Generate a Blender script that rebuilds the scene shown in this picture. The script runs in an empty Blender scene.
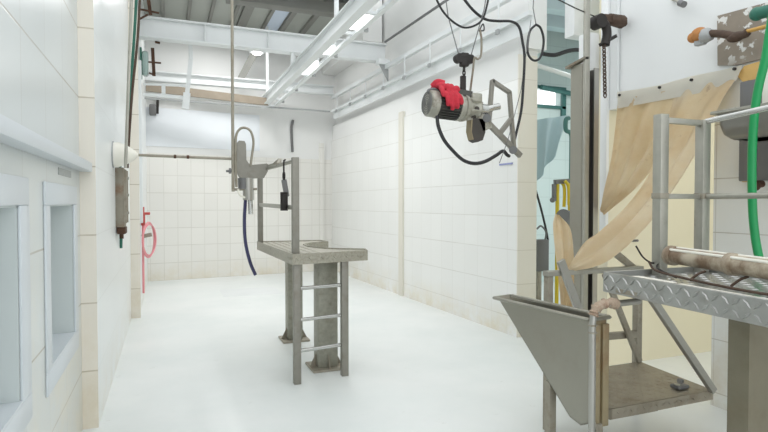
import bpy, bmesh, math, random
from mathutils import Vector, Matrix
random.seed(4)
scene = bpy.context.scene
COL = scene.collection
PI = math.pi

# ------------------------------------------------------------------ materials
def lin(c):
    c = c / 255.0
    return c / 12.92 if c <= 0.04045 else ((c + 0.055) / 1.055) ** 2.4
def rgb(r, g, b): return (lin(r), lin(g), lin(b), 1.0)

class NT:
    def __init__(self, name):
        self.m = bpy.data.materials.new(name); self.m.use_nodes = True
        self.t = self.m.node_tree; self.b = self.t.nodes['Principled BSDF']
    def n(self, kind, **kw):
        x = self.t.nodes.new(kind)
        for k, v in kw.items(): setattr(x, k, v)
        return x
    def l(self, a, b): self.t.links.new(a, b)
    def math(self, op, a, b=None, c=None):
        x = self.n('ShaderNodeMath', operation=op)
        for i, v in enumerate((a, b, c)):
            if v is None: continue
            if isinstance(v, (int, float)): x.inputs[i].default_value = v
            else: self.l(v, x.inputs[i])
        return x.outputs[0]
    def mix(self, fac, a, b, blend='MIX'):
        x = self.n('ShaderNodeMixRGB', blend_type=blend)
        for i, v in zip((0, 1, 2), (fac, a, b)):
            if isinstance(v, (int, float, tuple)): x.inputs[i].default_value = v
            else: self.l(v, x.inputs[i])
        return x.outputs[0]
    def noise(self, scale, detail=4, rough=0.55, vec=None):
        x = self.n('ShaderNodeTexNoise'); x.inputs['Scale'].default_value = scale
        x.inputs['Detail'].default_value = detail; x.inputs['Roughness'].default_value = rough
        if vec is None: vec = self.pos()
        self.l(vec, x.inputs['Vector']); return x.outputs['Fac']
    def pos(self): return self.n('ShaderNodeNewGeometry').outputs['Position']
    def ramp(self, fac, a, b):
        x = self.n('ShaderNodeMapRange'); x.inputs['From Min'].default_value = a; x.inputs['From Max'].default_value = b
        self.l(fac, x.inputs['Value']); return x.outputs[0]
    def bump(self, h, strength=0.3, dist=0.004):
        x = self.n('ShaderNodeBump'); x.inputs['Strength'].default_value = strength; x.inputs['Distance'].default_value = dist
        self.l(h, x.inputs['Height']); self.l(x.outputs[0], self.b.inputs['Normal'])

def plain(name, col, rough=0.5, metal=0.0, var=0.12, scale=9.0, dirt=None, dirt_amt=0.5, dirt_lo=0.52, bump=0.0):
    k = NT(name)
    f = k.noise(scale)
    dark = tuple(c * (1 - var) for c in col[:3]) + (1,)
    c = k.mix(f, dark, tuple(min(1, x * (1 + var * .6)) for x in col[:3]) + (1,))
    if dirt:
        d = k.ramp(k.noise(scale * .45, 6, .65), dirt_lo, dirt_lo + .2)
        c = k.mix(k.math('MULTIPLY', d, dirt_amt), c, dirt)
    k.l(c, k.b.inputs['Base Color'])
    k.b.inputs['Roughness'].default_value = rough; k.b.inputs['Metallic'].default_value = metal
    if bump: k.bump(k.noise(scale * 8), bump, .003)
    return k.m

def tile(name, axis, tw, th, ou, ov, col, grout, gu=.3, gv=.6, w=.006, stain=None, stain_z=.5, rough=.28):
    """glazed wall tiles in a straight grid, with grout joints and old water stains"""
    k = NT(name)
    s = k.n('ShaderNodeSeparateXYZ'); k.l(k.pos(), s.inputs[0])
    u = s.outputs[0 if axis == 'x' else 1]; v = s.outputs[2]
    def line(c, off, size, wd):
        t = k.math('PINGPONG', k.math('SUBTRACT', c, off), size / 2)
        return k.ramp(t, wd, wd * .3)
    lu = line(u, ou, tw, w); lv = line(v, ov, th, w)
    wear = k.ramp(k.noise(1.7, 5, .6), .3, .65)
    m = k.math('MAXIMUM', k.math('MULTIPLY', lu, gu), k.math('MULTIPLY', lv, gv))
    m2 = k.math('MULTIPLY', m, k.math('ADD', k.math('MULTIPLY', wear, .6), .4))
    # each tile a touch different
    cell = k.n('ShaderNodeCombineXYZ')
    k.l(k.math('FLOOR', k.math('DIVIDE', k.math('SUBTRACT', u, ou), tw)), cell.inputs[0])
    k.l(k.math('FLOOR', k.math('DIVIDE', k.math('SUBTRACT', v, ov), th)), cell.inputs[1])
    wn = k.n('ShaderNodeTexWhiteNoise'); k.l(cell.outputs[0], wn.inputs['Vector'])
    c = k.mix(wn.outputs['Value'], tuple(x * .965 for x in col[:3]) + (1,), col)
    c = k.mix(m2, c, grout)
    if stain:
        low = k.ramp(v, stain_z, 0.0)
        n = k.ramp(k.noise(2.3, 6, .7), .35, .75)
        c = k.mix(k.math('MULTIPLY', k.math('MULTIPLY', low, n), .7), c, stain)
    k.l(c, k.b.inputs['Base Color'])
    k.b.inputs['Roughness'].default_value = rough
    k.bump(k.math('SUBTRACT', 1.0, m), .25, .003)
    return k.m

def emit(name, col, strength):
    k = NT(name)
    k.b.inputs['Base Color'].default_value = col
    k.b.inputs['Emission Color'].default_value = col
    k.b.inputs['Emission Strength'].default_value = strength
    return k.m

GROUT = rgb(176, 172, 158)
MT = {}
MT['tile_left'] = tile('tile_left', 'y', .50, .482, 3.20, .41, rgb(208, 213, 212), rgb(150, 140, 122), .3, .9, .007, rgb(226, 214, 186), 2.0)
MT['tile_left_far'] = tile('tile_left_far', 'y', .62, .482, 4.33, .41, rgb(236, 239, 238), rgb(186, 186, 178), .15, .3, .006, rgb(214, 203, 178), .5)
MT['tile_end_lit'] = tile('tile_end_lit', 'x', 2.0, .482, -1.3, .41, rgb(234, 228, 216), rgb(160, 145, 118), .3, .85, .007, rgb(205, 190, 158), 1.1)  # same tile as its neighbours, warm light put into the colour
MT['tile_back'] = tile('tile_back', 'x', .267, .362, -.04, .36, rgb(238, 236, 230), rgb(178, 174, 160), .36, .48, .009, rgb(214, 200, 165), .45)
MT['tile_right'] = tile('tile_right', 'y', .325, .405, 5.6, .632, rgb(241, 241, 238), rgb(180, 176, 164), .22, .5, .007, rgb(214, 196, 150), .45)
MT['tile_column'] = tile('tile_column', 'x', 2.0, .405, 3.0, .632, rgb(236, 231, 220), rgb(180, 170, 150), .4, .5, .006, rgb(205, 185, 140), .8)
MT['tile_near'] = tile('tile_near', 'y', .50, .42, 3.0, .53, rgb(238, 240, 237), rgb(150, 140, 120), .4, .75, .005, rgb(196, 174, 130), 1.0)
MT['tile_blue'] = tile('tile_blue', 'x', .4, .38, 4.0, .2, rgb(212, 226, 224), rgb(170, 186, 184), .3, .5, .01)
MT['plaster'] = plain('white_plaster', rgb(240, 240, 238), .6, 0, .04, 1.5)
MT['plaster_warm'] = plain('warm_white_plaster', rgb(226, 222, 210), .5, 0, .06, 2)
MT['panel'] = plain('white_wall_panel', rgb(236, 238, 238), .35, 0, .05, 1.2, rgb(190, 185, 172), .25, .6)
MT['gloss_panel'] = plain('glossy_wall_paint', rgb(236, 240, 244), .22, 0, .05, .7)
MT['cream'] = plain('cream_wall', rgb(232, 225, 200), .55, 0, .05, 1.4, rgb(196, 180, 130), .35, .62)
MT['white_steel'] = plain('white_painted_steel', rgb(232, 235, 235), .4, 0, .07, 2.2, rgb(180, 182, 180), .3, .6)
MT['grey_steel'] = plain('grey_painted_steel', rgb(168, 170, 170), .45, 0, .12, 3)
MT['frame_white'] = plain('window_frame_white', rgb(208, 214, 218), .35, 0, .03, 3)
MT['niche'] = plain('niche_grey', rgb(205, 212, 211), .5, 0, .05, 2)
MT['galv'] = plain('galvanised_steel', rgb(176, 174, 164), .42, .65, .18, 14, rgb(120, 108, 86), .4, .58, .12)
MT['galv_old'] = plain('weathered_steel', rgb(166, 160, 146), .55, .5, .22, 16, rgb(112, 94, 66), .55, .52, .2)
MT['stainless'] = plain('brushed_stainless', rgb(176, 174, 168), .34, .75, .12, 5, rgb(130, 116, 92), .25, .6, .05)
MT['hopper_steel'] = plain('hopper_stainless', rgb(160, 157, 146), .36, .7, .1, 3, rgb(124, 112, 90), .3, .58, .04)
MT['stainless_light'] = plain('bright_stainless', rgb(205, 205, 202), .22, .85, .08, 8)
MT['tread'] = plain('tread_plate_steel', rgb(178, 178, 175), .3, .8, .2, 18, rgb(120, 116, 104), .4, .5)
MT['tread_speckle'] = plain('speckled_tread_plate', rgb(178, 174, 160), .5, .4, .45, 55, rgb(110, 100, 80), .5, .55)
MT['column_steel'] = plain('mottled_column_steel', rgb(158, 157, 144), .5, .4, .32, 26, rgb(112, 104, 84), .5, .55, .1)
MT['tread_dull'] = plain('tread_plate_dull', rgb(168, 160, 144), .5, .5, .2, 12, rgb(118, 102, 76), .5, .5)
MT['rust'] = plain('rusty_iron', rgb(92, 66, 50), .8, .2, .35, 22, rgb(60, 42, 34), .7, .5, .4)
MT['dark_rust'] = plain('dark_rusty_brown', rgb(88, 70, 58), .75, .1, .3, 22, rgb(50, 40, 34), .6, .5, .3)
MT['rust_grey'] = plain('rust_streaked_steel', rgb(150, 144, 130), .6, .4, .25, 10, rgb(124, 82, 50), .8, .5, .2)
MT['tan_steel'] = plain('tan_stained_steel', rgb(166, 152, 122), .5, .4, .2, 10, rgb(138, 98, 62), .6, .52, .1)
MT['wood'] = plain('brown_board', rgb(158, 146, 130), .7, 0, .25, 6)
MT['black'] = plain('black_rubber', rgb(38, 38, 40), .5, 0, .2, 20)
MT['black_iron'] = plain('black_greasy_iron', rgb(52, 48, 46), .55, .3, .3, 18)
MT['red'] = plain('red_cloth', rgb(204, 52, 68), .85, 0, .3, 40, rgb(150, 26, 40), .5, .52, .5)
MT['green'] = plain('green_hose_rubber', rgb(22, 150, 84), .35, 0, .08, 8)
MT['dark_green'] = plain('green_paint', rgb(46, 110, 92), .5, 0, .2, 8)
MT['blue_hose'] = plain('navy_hose', rgb(62, 62, 98), .5, 0, .2, 12)
MT['pink'] = plain('pink_hose', rgb(232, 150, 156), .45, 0, .08, 12)
MT['red_paint'] = plain('red_paint', rgb(196, 84, 78), .5, 0, .15, 12)
MT['motor'] = plain('motor_grey_paint', rgb(176, 174, 162), .45, .3, .28, 26, rgb(92, 78, 58), .7, .5, .15)  # dirt darkened to double as shade in the gearbox gaps
MT['motor_dark'] = plain('motor_fins', rgb(86, 86, 82), .5, .4, .25, 20)
MT['bracket_grey'] = plain('bracket_grey_steel', rgb(146, 143, 134), .5, .4, .2, 14, rgb(104, 88, 66), .4, .55)
MT['guard_tan'] = plain('worn_tan_guard', rgb(158, 144, 116), .6, .2, .3, 14, rgb(96, 80, 58), .5, .55)
MT['belt_dark'] = plain('worn_guard_gap_shade', rgb(78, 74, 70), .6, .3, .3, 10)  # worn guard colour, also the shade in the gearbox holes
MT['orange'] = plain('orange_sponge', rgb(190, 132, 78), .8, 0, .3, 26)
MT['yellow'] = plain('yellow_paint', rgb(222, 196, 52), .45, 0, .1, 9)
MT['yellow_wood'] = plain('yellow_stick', rgb(206, 160, 84), .6, 0, .15, 9)
MT['foam'] = plain('yellowed_foam', rgb(222, 184, 116), .8, 0, .15, 7, rgb(190, 140, 70), .6, .5, .3)
MT['teal'] = plain('teal_paint', rgb(72, 120, 116), .45, 0, .1, 8)
MT['blue_white'] = plain('pale_blue_paint', rgb(200, 218, 222), .5, 0, .06, 3)
MT['plastic_pipe'] = plain('soiled_plastic_pipe', rgb(188, 176, 156), .5, 0, .25, 14, rgb(116, 92, 68), .9, .42, .4)
MT['off_white'] = plain('off_white_plastic', rgb(242, 239, 228), .5, 0, .05, 8, rgb(196, 182, 150), .4, .6)
MT['crust'] = plain('crusted_wrap', rgb(186, 166, 146), .85, 0, .3, 40, rgb(132, 92, 72), .8, .48, .6)
MT['roof'] = plain('roof_sheet', rgb(168, 171, 164), .5, .1, .1, 2)
MT['skylight'] = plain('skylight_daylit_blue', rgb(204, 216, 232), .4, 0, .05, 2)  # opaque; daylight through the sheet is put into this pale blue
MT['roof_rib'] = plain('roof_rib', rgb(132, 132, 126), .6, .1, .15, 3)
MT['lamp'] = emit('lamp_tube', (1, 1, 1, 1), 4.0)
MT['bay_lamp'] = emit('bay_lamp_glow', (1, 1, 1, 1), 6.0)
MT['dark_stainless'] = plain('dull_dark_stainless', rgb(128, 122, 104), .5, .5, .2, 6, rgb(100, 84, 58), .4, .55)
MT['dull_grey'] = plain('grey_plastic', rgb(118, 118, 118), .5, .1, .12, 5)
MT['blue_paint'] = plain('blue_sticker', rgb(150, 156, 200), .5, 0, .1, 60)
MT['grey_text'] = plain('grey_sticker', rgb(184, 186, 184), .5, 0, .25, 60)
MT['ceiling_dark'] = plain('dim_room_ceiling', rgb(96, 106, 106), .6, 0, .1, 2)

# floor: white painted, a little wet and scuffed
k = NT('white_floor_paint')
base = k.mix(k.ramp(k.noise(.7, 5, .6), .3, .7), rgb(226, 231, 229), rgb(240, 242, 240))
scuff = k.math('MULTIPLY', k.ramp(k.noise(5.5, 8, .75), .62, .76), .45)
base = k.mix(scuff, base, rgb(176, 176, 166))
k.l(base, k.b.inputs['Base Color'])
rg = k.math('ADD', k.math('MULTIPLY', k.ramp(k.noise(1.3, 5, .6), .3, .7), .25), .28)
k.l(rg, k.b.inputs['Roughness'])
k.bump(k.noise(14, 4), .06, .004)
MT['floor'] = k.m

# curtain: old translucent sheet, tan stains
k = NT('tan_plastic_sheet')
st = k.ramp(k.noise(2.2, 6, .65), .3, .72)
cc = k.mix(st, rgb(238, 226, 200), rgb(222, 198, 156))
cc = k.mix(k.math('MULTIPLY', k.ramp(k.noise(9, 6, .7), .62, .74), .5), cc, rgb(150, 112, 66))
k.l(cc, k.b.inputs['Base Color']); k.b.inputs['Roughness'].default_value = .55
k.b.inputs['Subsurface Weight'].default_value = .15; k.b.inputs['Subsurface Radius'].default_value = (.02, .015, .01)
k.bump(k.noise(30, 3), .1, .004)
MT['curtain'] = k.m
# peeling painted plate
k = NT('flaking_plate')
f = k.ramp(k.noise(13, 4, .55), .56, .60)
sep = k.n('ShaderNodeSeparateXYZ'); k.l(k.pos(), sep.inputs[0])
f = k.math('MULTIPLY', f, k.ramp(sep.outputs[2], 2.62, 2.74))
cc = k.mix(f, k.mix(k.noise(6), rgb(120, 112, 102), rgb(164, 152, 136)), rgb(226, 226, 222))
k.l(cc, k.b.inputs['Base Color']); k.b.inputs['Roughness'].default_value = .6
MT['flaking'] = k.m
# clear-ish fixture
k = NT('greenish_glass'); k.b.inputs['Base Color'].default_value = rgb(176, 200, 194); k.b.inputs['Roughness'].default_value = .2
k.b.inputs['Transmission Weight'].default_value = .5
MT['glass'] = k.m

# ------------------------------------------------------------------ mesh helpers
ORG = {}
class MB:
    """collects solids into one mesh"""
    def __init__(self): self.bm = bmesh.new()
    def _xf(self, vs, rot, c):
        for v in vs: v.co = rot @ v.co + Vector(c)
    def box(self, lo, hi, bev=0.0, rot=None, at=None):
        t = bmesh.new()
        bmesh.ops.create_cube(t, size=1.0)
        s = Vector(hi) - Vector(lo); c = (Vector(hi) + Vector(lo)) / 2
        for v in t.verts: v.co = Vector((v.co.x * s.x, v.co.y * s.y, v.co.z * s.z))
        if bev: bmesh.ops.bevel(t, geom=t.edges[:], offset=min(bev, min(s) * .45), segments=2, affect='EDGES', profile=.5)
        for v in t.verts:
            v.co = (rot @ v.co if rot else v.co) + c
        self._merge(t); return self
    def bar(self, a, b, w, h, up=(0, 0, 1), bev=0.003):
        """rectangular bar from a to b, w across and h along 'up'"""
        a, b = Vector(a), Vector(b); d = b - a; L = d.length; d.normalize()
        u = Vector(up); u = (u - d * u.dot(d))
        if u.length < 1e-4: u = Vector((1, 0, 0)); u = u - d * u.dot(d)
        u.normalize(); s = d.cross(u)
        t = bmesh.new(); bmesh.ops.create_cube(t, size=1.0)
        for v in t.verts: v.co = Vector((v.co.x * L, v.co.y * w, v.co.z * h))
        if bev: bmesh.ops.bevel(t, geom=t.edges[:], offset=min(bev, w * .4, h * .4), segments=1, affect='EDGES')
        R = Matrix((d, s, u)).transposed()
        for v in t.verts: v.co = R @ v.co + (a + b) / 2
        self._merge(t); return self
    def _merge(self, t):
        mp = {}
        for v in t.verts: mp[v] = self.bm.verts.new(v.co)
        for f in t.faces:
            try: self.bm.faces.new([mp[v] for v in f.verts])
            except ValueError: pass
        t.free()
    def tube(self, pts, r, n=10, closed=False, caps=True):
        pts = [Vector(p) for p in pts]; N = len(pts)
        rs = r if isinstance(r, (list, tuple)) else [r] * N
        rings = []; prev = None
        for i, p in enumerate(pts):
            if closed: d = pts[(i + 1) % N] - pts[i - 1]
            else: d = pts[min(i + 1, N - 1)] - pts[max(i - 1, 0)]
            d.normalize()
            if prev is None:
                a = Vector((0, 0, 1)) if abs(d.z) < .9 else Vector((1, 0, 0))
                u = (a - d * a.dot(d)).normalized()
            else:
                u = prev - d * prev.dot(d)
                u = u.normalized() if u.length > 1e-5 else d.orthogonal().normalized()
            prev = u; w = d.cross(u)
            rings.append([self.bm.verts.new(p + (u * math.cos(2 * PI * j / n) + w * math.sin(2 * PI * j / n)) * rs[i]) for j in range(n)])
        m = N if closed else N - 1
        for i in range(m):
            A, B = rings[i], rings[(i + 1) % N]
            for j in range(n): self.bm.faces.new((A[j], A[(j + 1) % n], B[(j + 1) % n], B[j]))
        if caps and not closed:
            self.bm.faces.new(rings[0][::-1]); self.bm.faces.new(rings[-1])
        return self
    def curve(self, pts, r, n=8, per=6):
        return self.tube(smooth(pts, per), r, n)
    def cyl(self, a, b, r, n=20): return self.tube([a, b], r, n)
    def prism(self, poly, vec):
        vec = Vector(vec)
        A = [self.bm.verts.new(Vector(p)) for p in poly]; B = [self.bm.verts.new(Vector(p) + vec) for p in poly]
        self.bm.faces.new(A[::-1]); self.bm.faces.new(B)
        for i in range(len(A)):
            j = (i + 1) % len(A); self.bm.faces.new((A[i], A[j], B[j], B[i]))
        return self
    def ball(self, c, r, sx=1, sy=1, sz=1, seg=14):
        t = bmesh.new(); bmesh.ops.create_uvsphere(t, u_segments=seg, v_segments=seg // 2 + 2, radius=r)
        for v in t.verts: v.co = Vector((v.co.x * sx, v.co.y * sy, v.co.z * sz)) + Vector(c)
        self._merge(t); return self
    def grid(self, rows):
        vs = [[self.bm.verts.new(Vector(p)) for p in row] for row in rows]
        for i in range(len(vs) - 1):
            for j in range(len(vs[0]) - 1):
                self.bm.faces.new((vs[i][j], vs[i][j + 1], vs[i + 1][j + 1], vs[i + 1][j]))
        return self
    def lugs(self, o, u, v, nrm, lu, lv, step=.05, size=.032, wid=.009, h=.003):
        """raised tread bars, alternately slanted, over a lu x lv rectangle"""
        o, u, v, nrm = Vector(o), Vector(u).normalized(), Vector(v).normalized(), Vector(nrm).normalized()
        nu, nv = max(1, int(lu / step)), max(1, int(lv / step))
        for i in range(nu):
            for j in range(nv):
                c = o + u * (lu * (i + .5) / nu) + v * (lv * (j + .5) / nv)
                s = 1 if (i + j) % 2 else -1
                d = (u + v * s).normalized(); e = (v - u * s).normalized()
                P = [c - d * size * .5, c + e * wid * .5, c + d * size * .5, c - e * wid * .5]
                q = [self.bm.verts.new(p) for p in P]
                tp = [self.bm.verts.new(c + (p - c) * .6 + nrm * h) for p in P]
                for a in range(4):
                    b = (a + 1) % 4; self.bm.faces.new((q[a], q[b], tp[b], tp[a]))
                self.bm.faces.new(tp)
        return self
    def build(self, name, mat, parent=None, smooth_ang=40, base=None, label=None):
        bm = self.bm
        bmesh.ops.recalc_face_normals(bm, faces=bm.faces[:])
        if parent is not None: org = ORG[parent.name]
        elif base is not None: org = Vector(base)
        else:
            xs = [v.co for v in bm.verts]
            org = Vector(((min(v.x for v in xs) + max(v.x for v in xs)) / 2, (min(v.y for v in xs) + max(v.y for v in xs)) / 2, min(v.z for v in xs)))
        for v in bm.verts: v.co -= org
        me = bpy.data.meshes.new(name); bm.to_mesh(me); bm.free()
        if smooth_ang:
            for p in me.polygons: p.use_smooth = True
            me.set_sharp_from_angle(angle=math.radians(smooth_ang))
        me.materials.append(MT[mat])
        o = bpy.data.objects.new(name, me); COL.objects.link(o)
        ORG[o.name] = org
        if parent is not None: o.parent = parent
        else: o.location = org
        if label: o['label'] = label
        return o

def smooth(pts, per=6):
    pts = [Vector(p) for p in pts]
    if len(pts) < 3: return pts
    P = [pts[0] * 2 - pts[1]] + pts + [pts[-1] * 2 - pts[-2]]
    out = []
    for i in range(1, len(P) - 2):
        a, b, c, d = P[i - 1:i + 3]
        for s in range(per):
            t = s / per
            out.append(.5 * ((2 * b) + (c - a) * t + (2 * a - 5 * b + 4 * c - d) * t * t + (3 * b - a - 3 * c + d) * t ** 3))
    out.append(pts[-1]); return out

def thing(name, label, cat, loc, group=None):
    o = bpy.data.objects.new(name, None); COL.objects.link(o); o.location = loc; o.empty_display_size = .1
    ORG[o.name] = Vector(loc); return tag(o, label, cat, group)
def tag(o, label, cat, group=None, kind=None):
    o['label'] = label; o['category'] = cat
    if group: o['group'] = group
    if kind: o['kind'] = kind
    return o
def struct(o, label, cat): return tag(o, label, cat, None, 'structure')

# ================================================================== THE ROOM
struct(MB().box((-2.5, -2, -.12), (10, 13.6, 0)).build('floor', 'floor', smooth_ang=0), 'white painted wet concrete floor of the hall', 'floor')

# --- left wall with the two recessed windows
XW = -.56; TH = .45
w = MB()
OP = [(1.86, 2.60, .78, 1.59), (3.22, 4.00, .755, 1.59)]
ys = [-2, OP[0][0], OP[0][1], OP[1][0], OP[1][1], 4.33]
for i in range(5):
    if i % 2 == 0: w.box((XW - TH, ys[i], 0), (XW, ys[i + 1], 4.4))
    else:
        o = OP[i // 2]
        w.box((XW - TH, ys[i], 0), (XW, ys[i + 1], o[2])); w.box((XW - TH, ys[i], o[3]), (XW, ys[i + 1], 4.4))
struct(w.build('wall_left', 'tile_left', smooth_ang=0), 'near white tiled left wall with the two recessed windows', 'wall')
OUT = [(1.73, 2.76, .665, 1.708), (3.10, 4.125, .637, 1.707)]
for n, (o, u) in enumerate(zip(OP, OUT)):
    lab = ('grey-white framed recessed window at the left picture edge', 'grey-white framed recessed window next to the tiled pillar corner')[n]
    r = thing('window_%d' % (n + 1), lab, 'window', (XW, (u[0] + u[1]) / 2, u[2])); r['kind'] = 'structure'
    f = MB(); t = .012
    f.box((XW, u[0], u[2]), (XW + t, u[1], o[2]), .006); f.box((XW, u[0], o[3]), (XW + t, u[1], u[3]), .006)
    f.box((XW, u[0], o[2]), (XW + t, o[0], o[3]), .006); f.box((XW, o[1], o[2]), (XW + t, u[1], o[3]), .006)
    f.build('window_frame', 'frame_white', r)
    l = MB(); d = .40
    l.box((XW - d, o[0], o[2]), (XW, o[0] + .008, o[3])); l.box((XW - d, o[1] - .008, o[2]), (XW, o[1], o[3]))
    l.box((XW - d, o[0], o[3] - .008), (XW, o[1], o[3]))
    l.build('window_reveal', 'niche', r)
    MB().box((XW - d, o[0], o[2]), (XW + .01, o[1], o[2] + .012)).build('window_sill', 'frame_white', r)
    MB().box((XW - d - .02, o[0], o[2]), (XW - d, o[1], o[3])).build('back_panel', 'niche', r)
struct(MB().box((XW, -2, 1.818), (-.478, 4.325, 1.882), .006).build('trim_1', 'frame_white'), 'pale grey ledge strip running along the left wall above the windows', 'ledge')
tag(MB().box((XW, 3.52, 1.76), (XW + .004, 3.95, 1.80)).build('wall_sticker', 'grey_text'), 'small grey sticker on the left wall under the ledge strip', 'sticker')
# pillar end and the wall behind it
w = MB(); w.box((-1.0, 4.345, 0), (-.46, 8.28, 5.5))
struct(w.build('wall_left_middle', 'tile_left_far', smooth_ang=0), 'white tiled left wall beyond the warm-tinted pillar corner', 'wall')
struct(MB().box((-1.0, 4.33, 0), (-.46, 4.345, 5.5)).build('trim_2', 'tile_end_lit', smooth_ang=0), 'narrow tiled pillar face with warm light in its colour beside the recessed windows', 'pillar')
struct(MB().box((-1.0, 8.28, 0), (-.34, 8.30, 5.5)).build('trim_3', 'tile_end_lit', smooth_ang=0), 'narrow tiled corner face with warm light in its colour further down the left wall', 'pillar')
struct(MB().box((-1.0, 8.30, 0), (-.36, 12.6, 5.5)).build('wall_left_far', 'tile_left_far', smooth_ang=0), 'farthest stretch of white left wall behind the pink hose', 'wall')

# --- back wall, slightly skewed
def yb(x): return 12.08 + (x + .35) * .105
def back(x0, x1, z0, z1, off=0, th=.2):
    m = MB(); m.prism([(x0, yb(x0) - off, z0), (x1, yb(x1) - off, z0), (x1, yb(x1) - off, z1), (x0, yb(x0) - off, z1)], (0, th, 0)); return m
struct(back(-.6, 4.4, 0, 2.62).build('wall_back', 'tile_back', smooth_ang=0), 'white tiled lower back wall at the far end of the hall', 'wall')
struct(back(-.6, 4.4, 2.62, 5.5, -.03).build('wall_back_upper', 'plaster', smooth_ang=0), 'smooth white upper back wall above the tiles', 'wall')
struct(back(-.36, 1.95, 2.76, 3.55, -.015, .1).build('trim_4', 'gloss_panel', smooth_ang=0), 'glossy white panel on the back wall above the long pipe', 'panel')
struct(back(3.35, 3.46, 0, 3.0, .05, .1).build('trim_5', 'tile_back', smooth_ang=0), 'slim tiled upright in the far right corner', 'upright')

# --- right wall (hall side), slightly skewed
def xr(y): return 3.865 - (y - 5.4) * .0285
def right(y0, y1, z0, z1, off=0, th=.26):
    m = MB(); m.prism([(xr(y0) - off, y0, z0), (xr(y1) - off, y1, z0), (xr(y1) - off, y1, z1), (xr(y0) - off, y0, z1)], (th, 0, 0)); return m
struct(right(5.415, 12.9, 0, 3.07).build('wall_right', 'tile_right', smooth_ang=0), 'long white tiled right wall of the hall', 'wall')
struct(right(5.40, 5.415, 0, 3.35, .0, .27).build('trim_6', 'tile_column', smooth_ang=0), 'cream tiled end face of the right wall beside the opening', 'pillar')
struct(right(5.415, 12.9, 3.07, 3.42, -.02).build('trim_7', 'plaster', smooth_ang=0), 'plain white band above the right wall tiles', 'band')
struct(right(5.35, 12.9, 3.42, 6.2, -.10).build('wall_right_upper', 'plaster', smooth_ang=0), 'smooth white upper right wall behind the runway beam', 'wall')
struct(right(8.52, 8.68, 0, 3.16, .03, .1).build('trim_8', 'plaster_warm', smooth_ang=0), 'slim cream upright on the right wall half way along', 'upright')
struct(MB().box((3.42, 9.6, 4.62), (3.80, 12.5, 6.2)).build('trim_9', 'plaster', smooth_ang=0), 'white boxed bulkhead under the roof at the far right', 'bulkhead')

# --- roof sheets at the far end
tag(MB().box((2.0, 8.6, 5.345), (2.28, 12.0, 5.358)).build('skylight_sheet', 'skylight'), 'pale blue skylight sheet between the roof ribs', 'skylight')
c = MB(); c.box((-1.0, 7.9, 5.36), (3.5, 12.9, 5.40))
struct(c.build('ceiling', 'roof', smooth_ang=0), 'grey-white metal roof sheets over the far end', 'roof')
ribs = [(-.02, .03), (.45, .03), (.86, .03), (1.30, .03), (1.50, .09), (1.95, .03), (2.35, .05), (2.80, .05)]
for i, (x, hw) in enumerate(ribs):
    lab = 'grey roof rib running lengthways, ' + ('leftmost, by the left wall', 'second from the left wall', 'third from the left wall', 'fourth from the left wall', 'the widest of all', 'just left of the pale blue skylight', 'just right of the pale blue skylight', 'nearest the white bulkhead')[i]
    tag(MB().box((x - hw, 7.9, 5.29), (x + hw, 12.2, 5.36)).build('roof_rib', 'roof_rib', smooth_ang=0), lab, 'roof rib', 'ribs under the roof sheets')
tag(MB().box((1.0, 9.70, 5.08), (3.42, 9.95, 5.29), .01).build('roof_purlin', 'roof_rib'), 'big grey cross beam right under the roof sheets', 'beam')

# --- the open side on the right: header wall, cream wall, near tiled wall
struct(MB().box((4.0, .2, 2.50), (4.12, 4.12, 5.0)).build('wall_right_header', 'panel', smooth_ang=0), 'white panel wall above the curtain on the right', 'wall')
struct(MB().box((4.0, .2, 0), (4.12, 3.02, 2.50)).build('wall_right_near', 'tile_near', smooth_ang=0), 'pale tiled wall at the right picture edge behind the railing', 'wall')
struct(MB().box((4.0, 4.12, 0), (6.2, 4.26, 4.2)).build('wall_cream', 'cream', smooth_ang=0), 'cream wall behind the tan curtain and the railing posts', 'wall')
struct(MB().box((3.965, 4.115, 1.1), (4.0, 4.20, 3.6), .004).build('trim_10', 'panel'), 'white strip on the wall edge beside the steel column', 'strip')
struct(MB().box((6.2, .2, 0), (6.3, 4.26, 4.2)).build('wall_passage', 'cream', smooth_ang=0), 'cream wall closing the passage behind the railing', 'wall')

# --- the room seen through the opening
struct(MB().box((4.13, 9.0, 0), (6.80, 9.2, 5.6)).build('wall_far_room', 'tile_blue', smooth_ang=0), 'pale blue tiled wall of the room beyond the opening', 'wall')
m = MB(); m.box((6.80, 9.0, 0), (9.6, 9.2, 3.56)); m.box((6.80, 9.0, 3.90), (9.6, 9.2, 5.6)); m.box((7.50, 9.0, 3.56), (9.6, 9.2, 3.90))
struct(m.build('wall_far_room_window', 'tile_blue', smooth_ang=0), 'pale blue wall around the bright high window beyond the opening', 'wall')
r = thing('window_3', 'bright high window in the room beyond the opening', 'window', (7.2, 9.0, 3.12)); r['kind'] = 'structure'
m = MB(); m.box((6.78, 8.94, 3.88), (7.56, 9.0, 3.94), .005); m.box((7.46, 8.94, 3.20), (7.56, 9.0, 3.9), .005); m.box((6.78, 8.94, 3.50), (7.56, 9.0, 3.56), .005)
m.build('window_frame', 'teal', r)
struct(MB().box((9.5, 4.26, 0), (9.6, 9.2, 5.6)).build('wall_far_room_right', 'tile_blue', smooth_ang=0), 'right wall of the room beyond the opening', 'wall')
struct(MB().box((4.14, 4.3, 5.5), (9.6, 9.2, 5.6)).build('ceiling_far_room', 'ceiling_dark', smooth_ang=0), 'dim ceiling of the room beyond the opening', 'ceiling')

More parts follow.
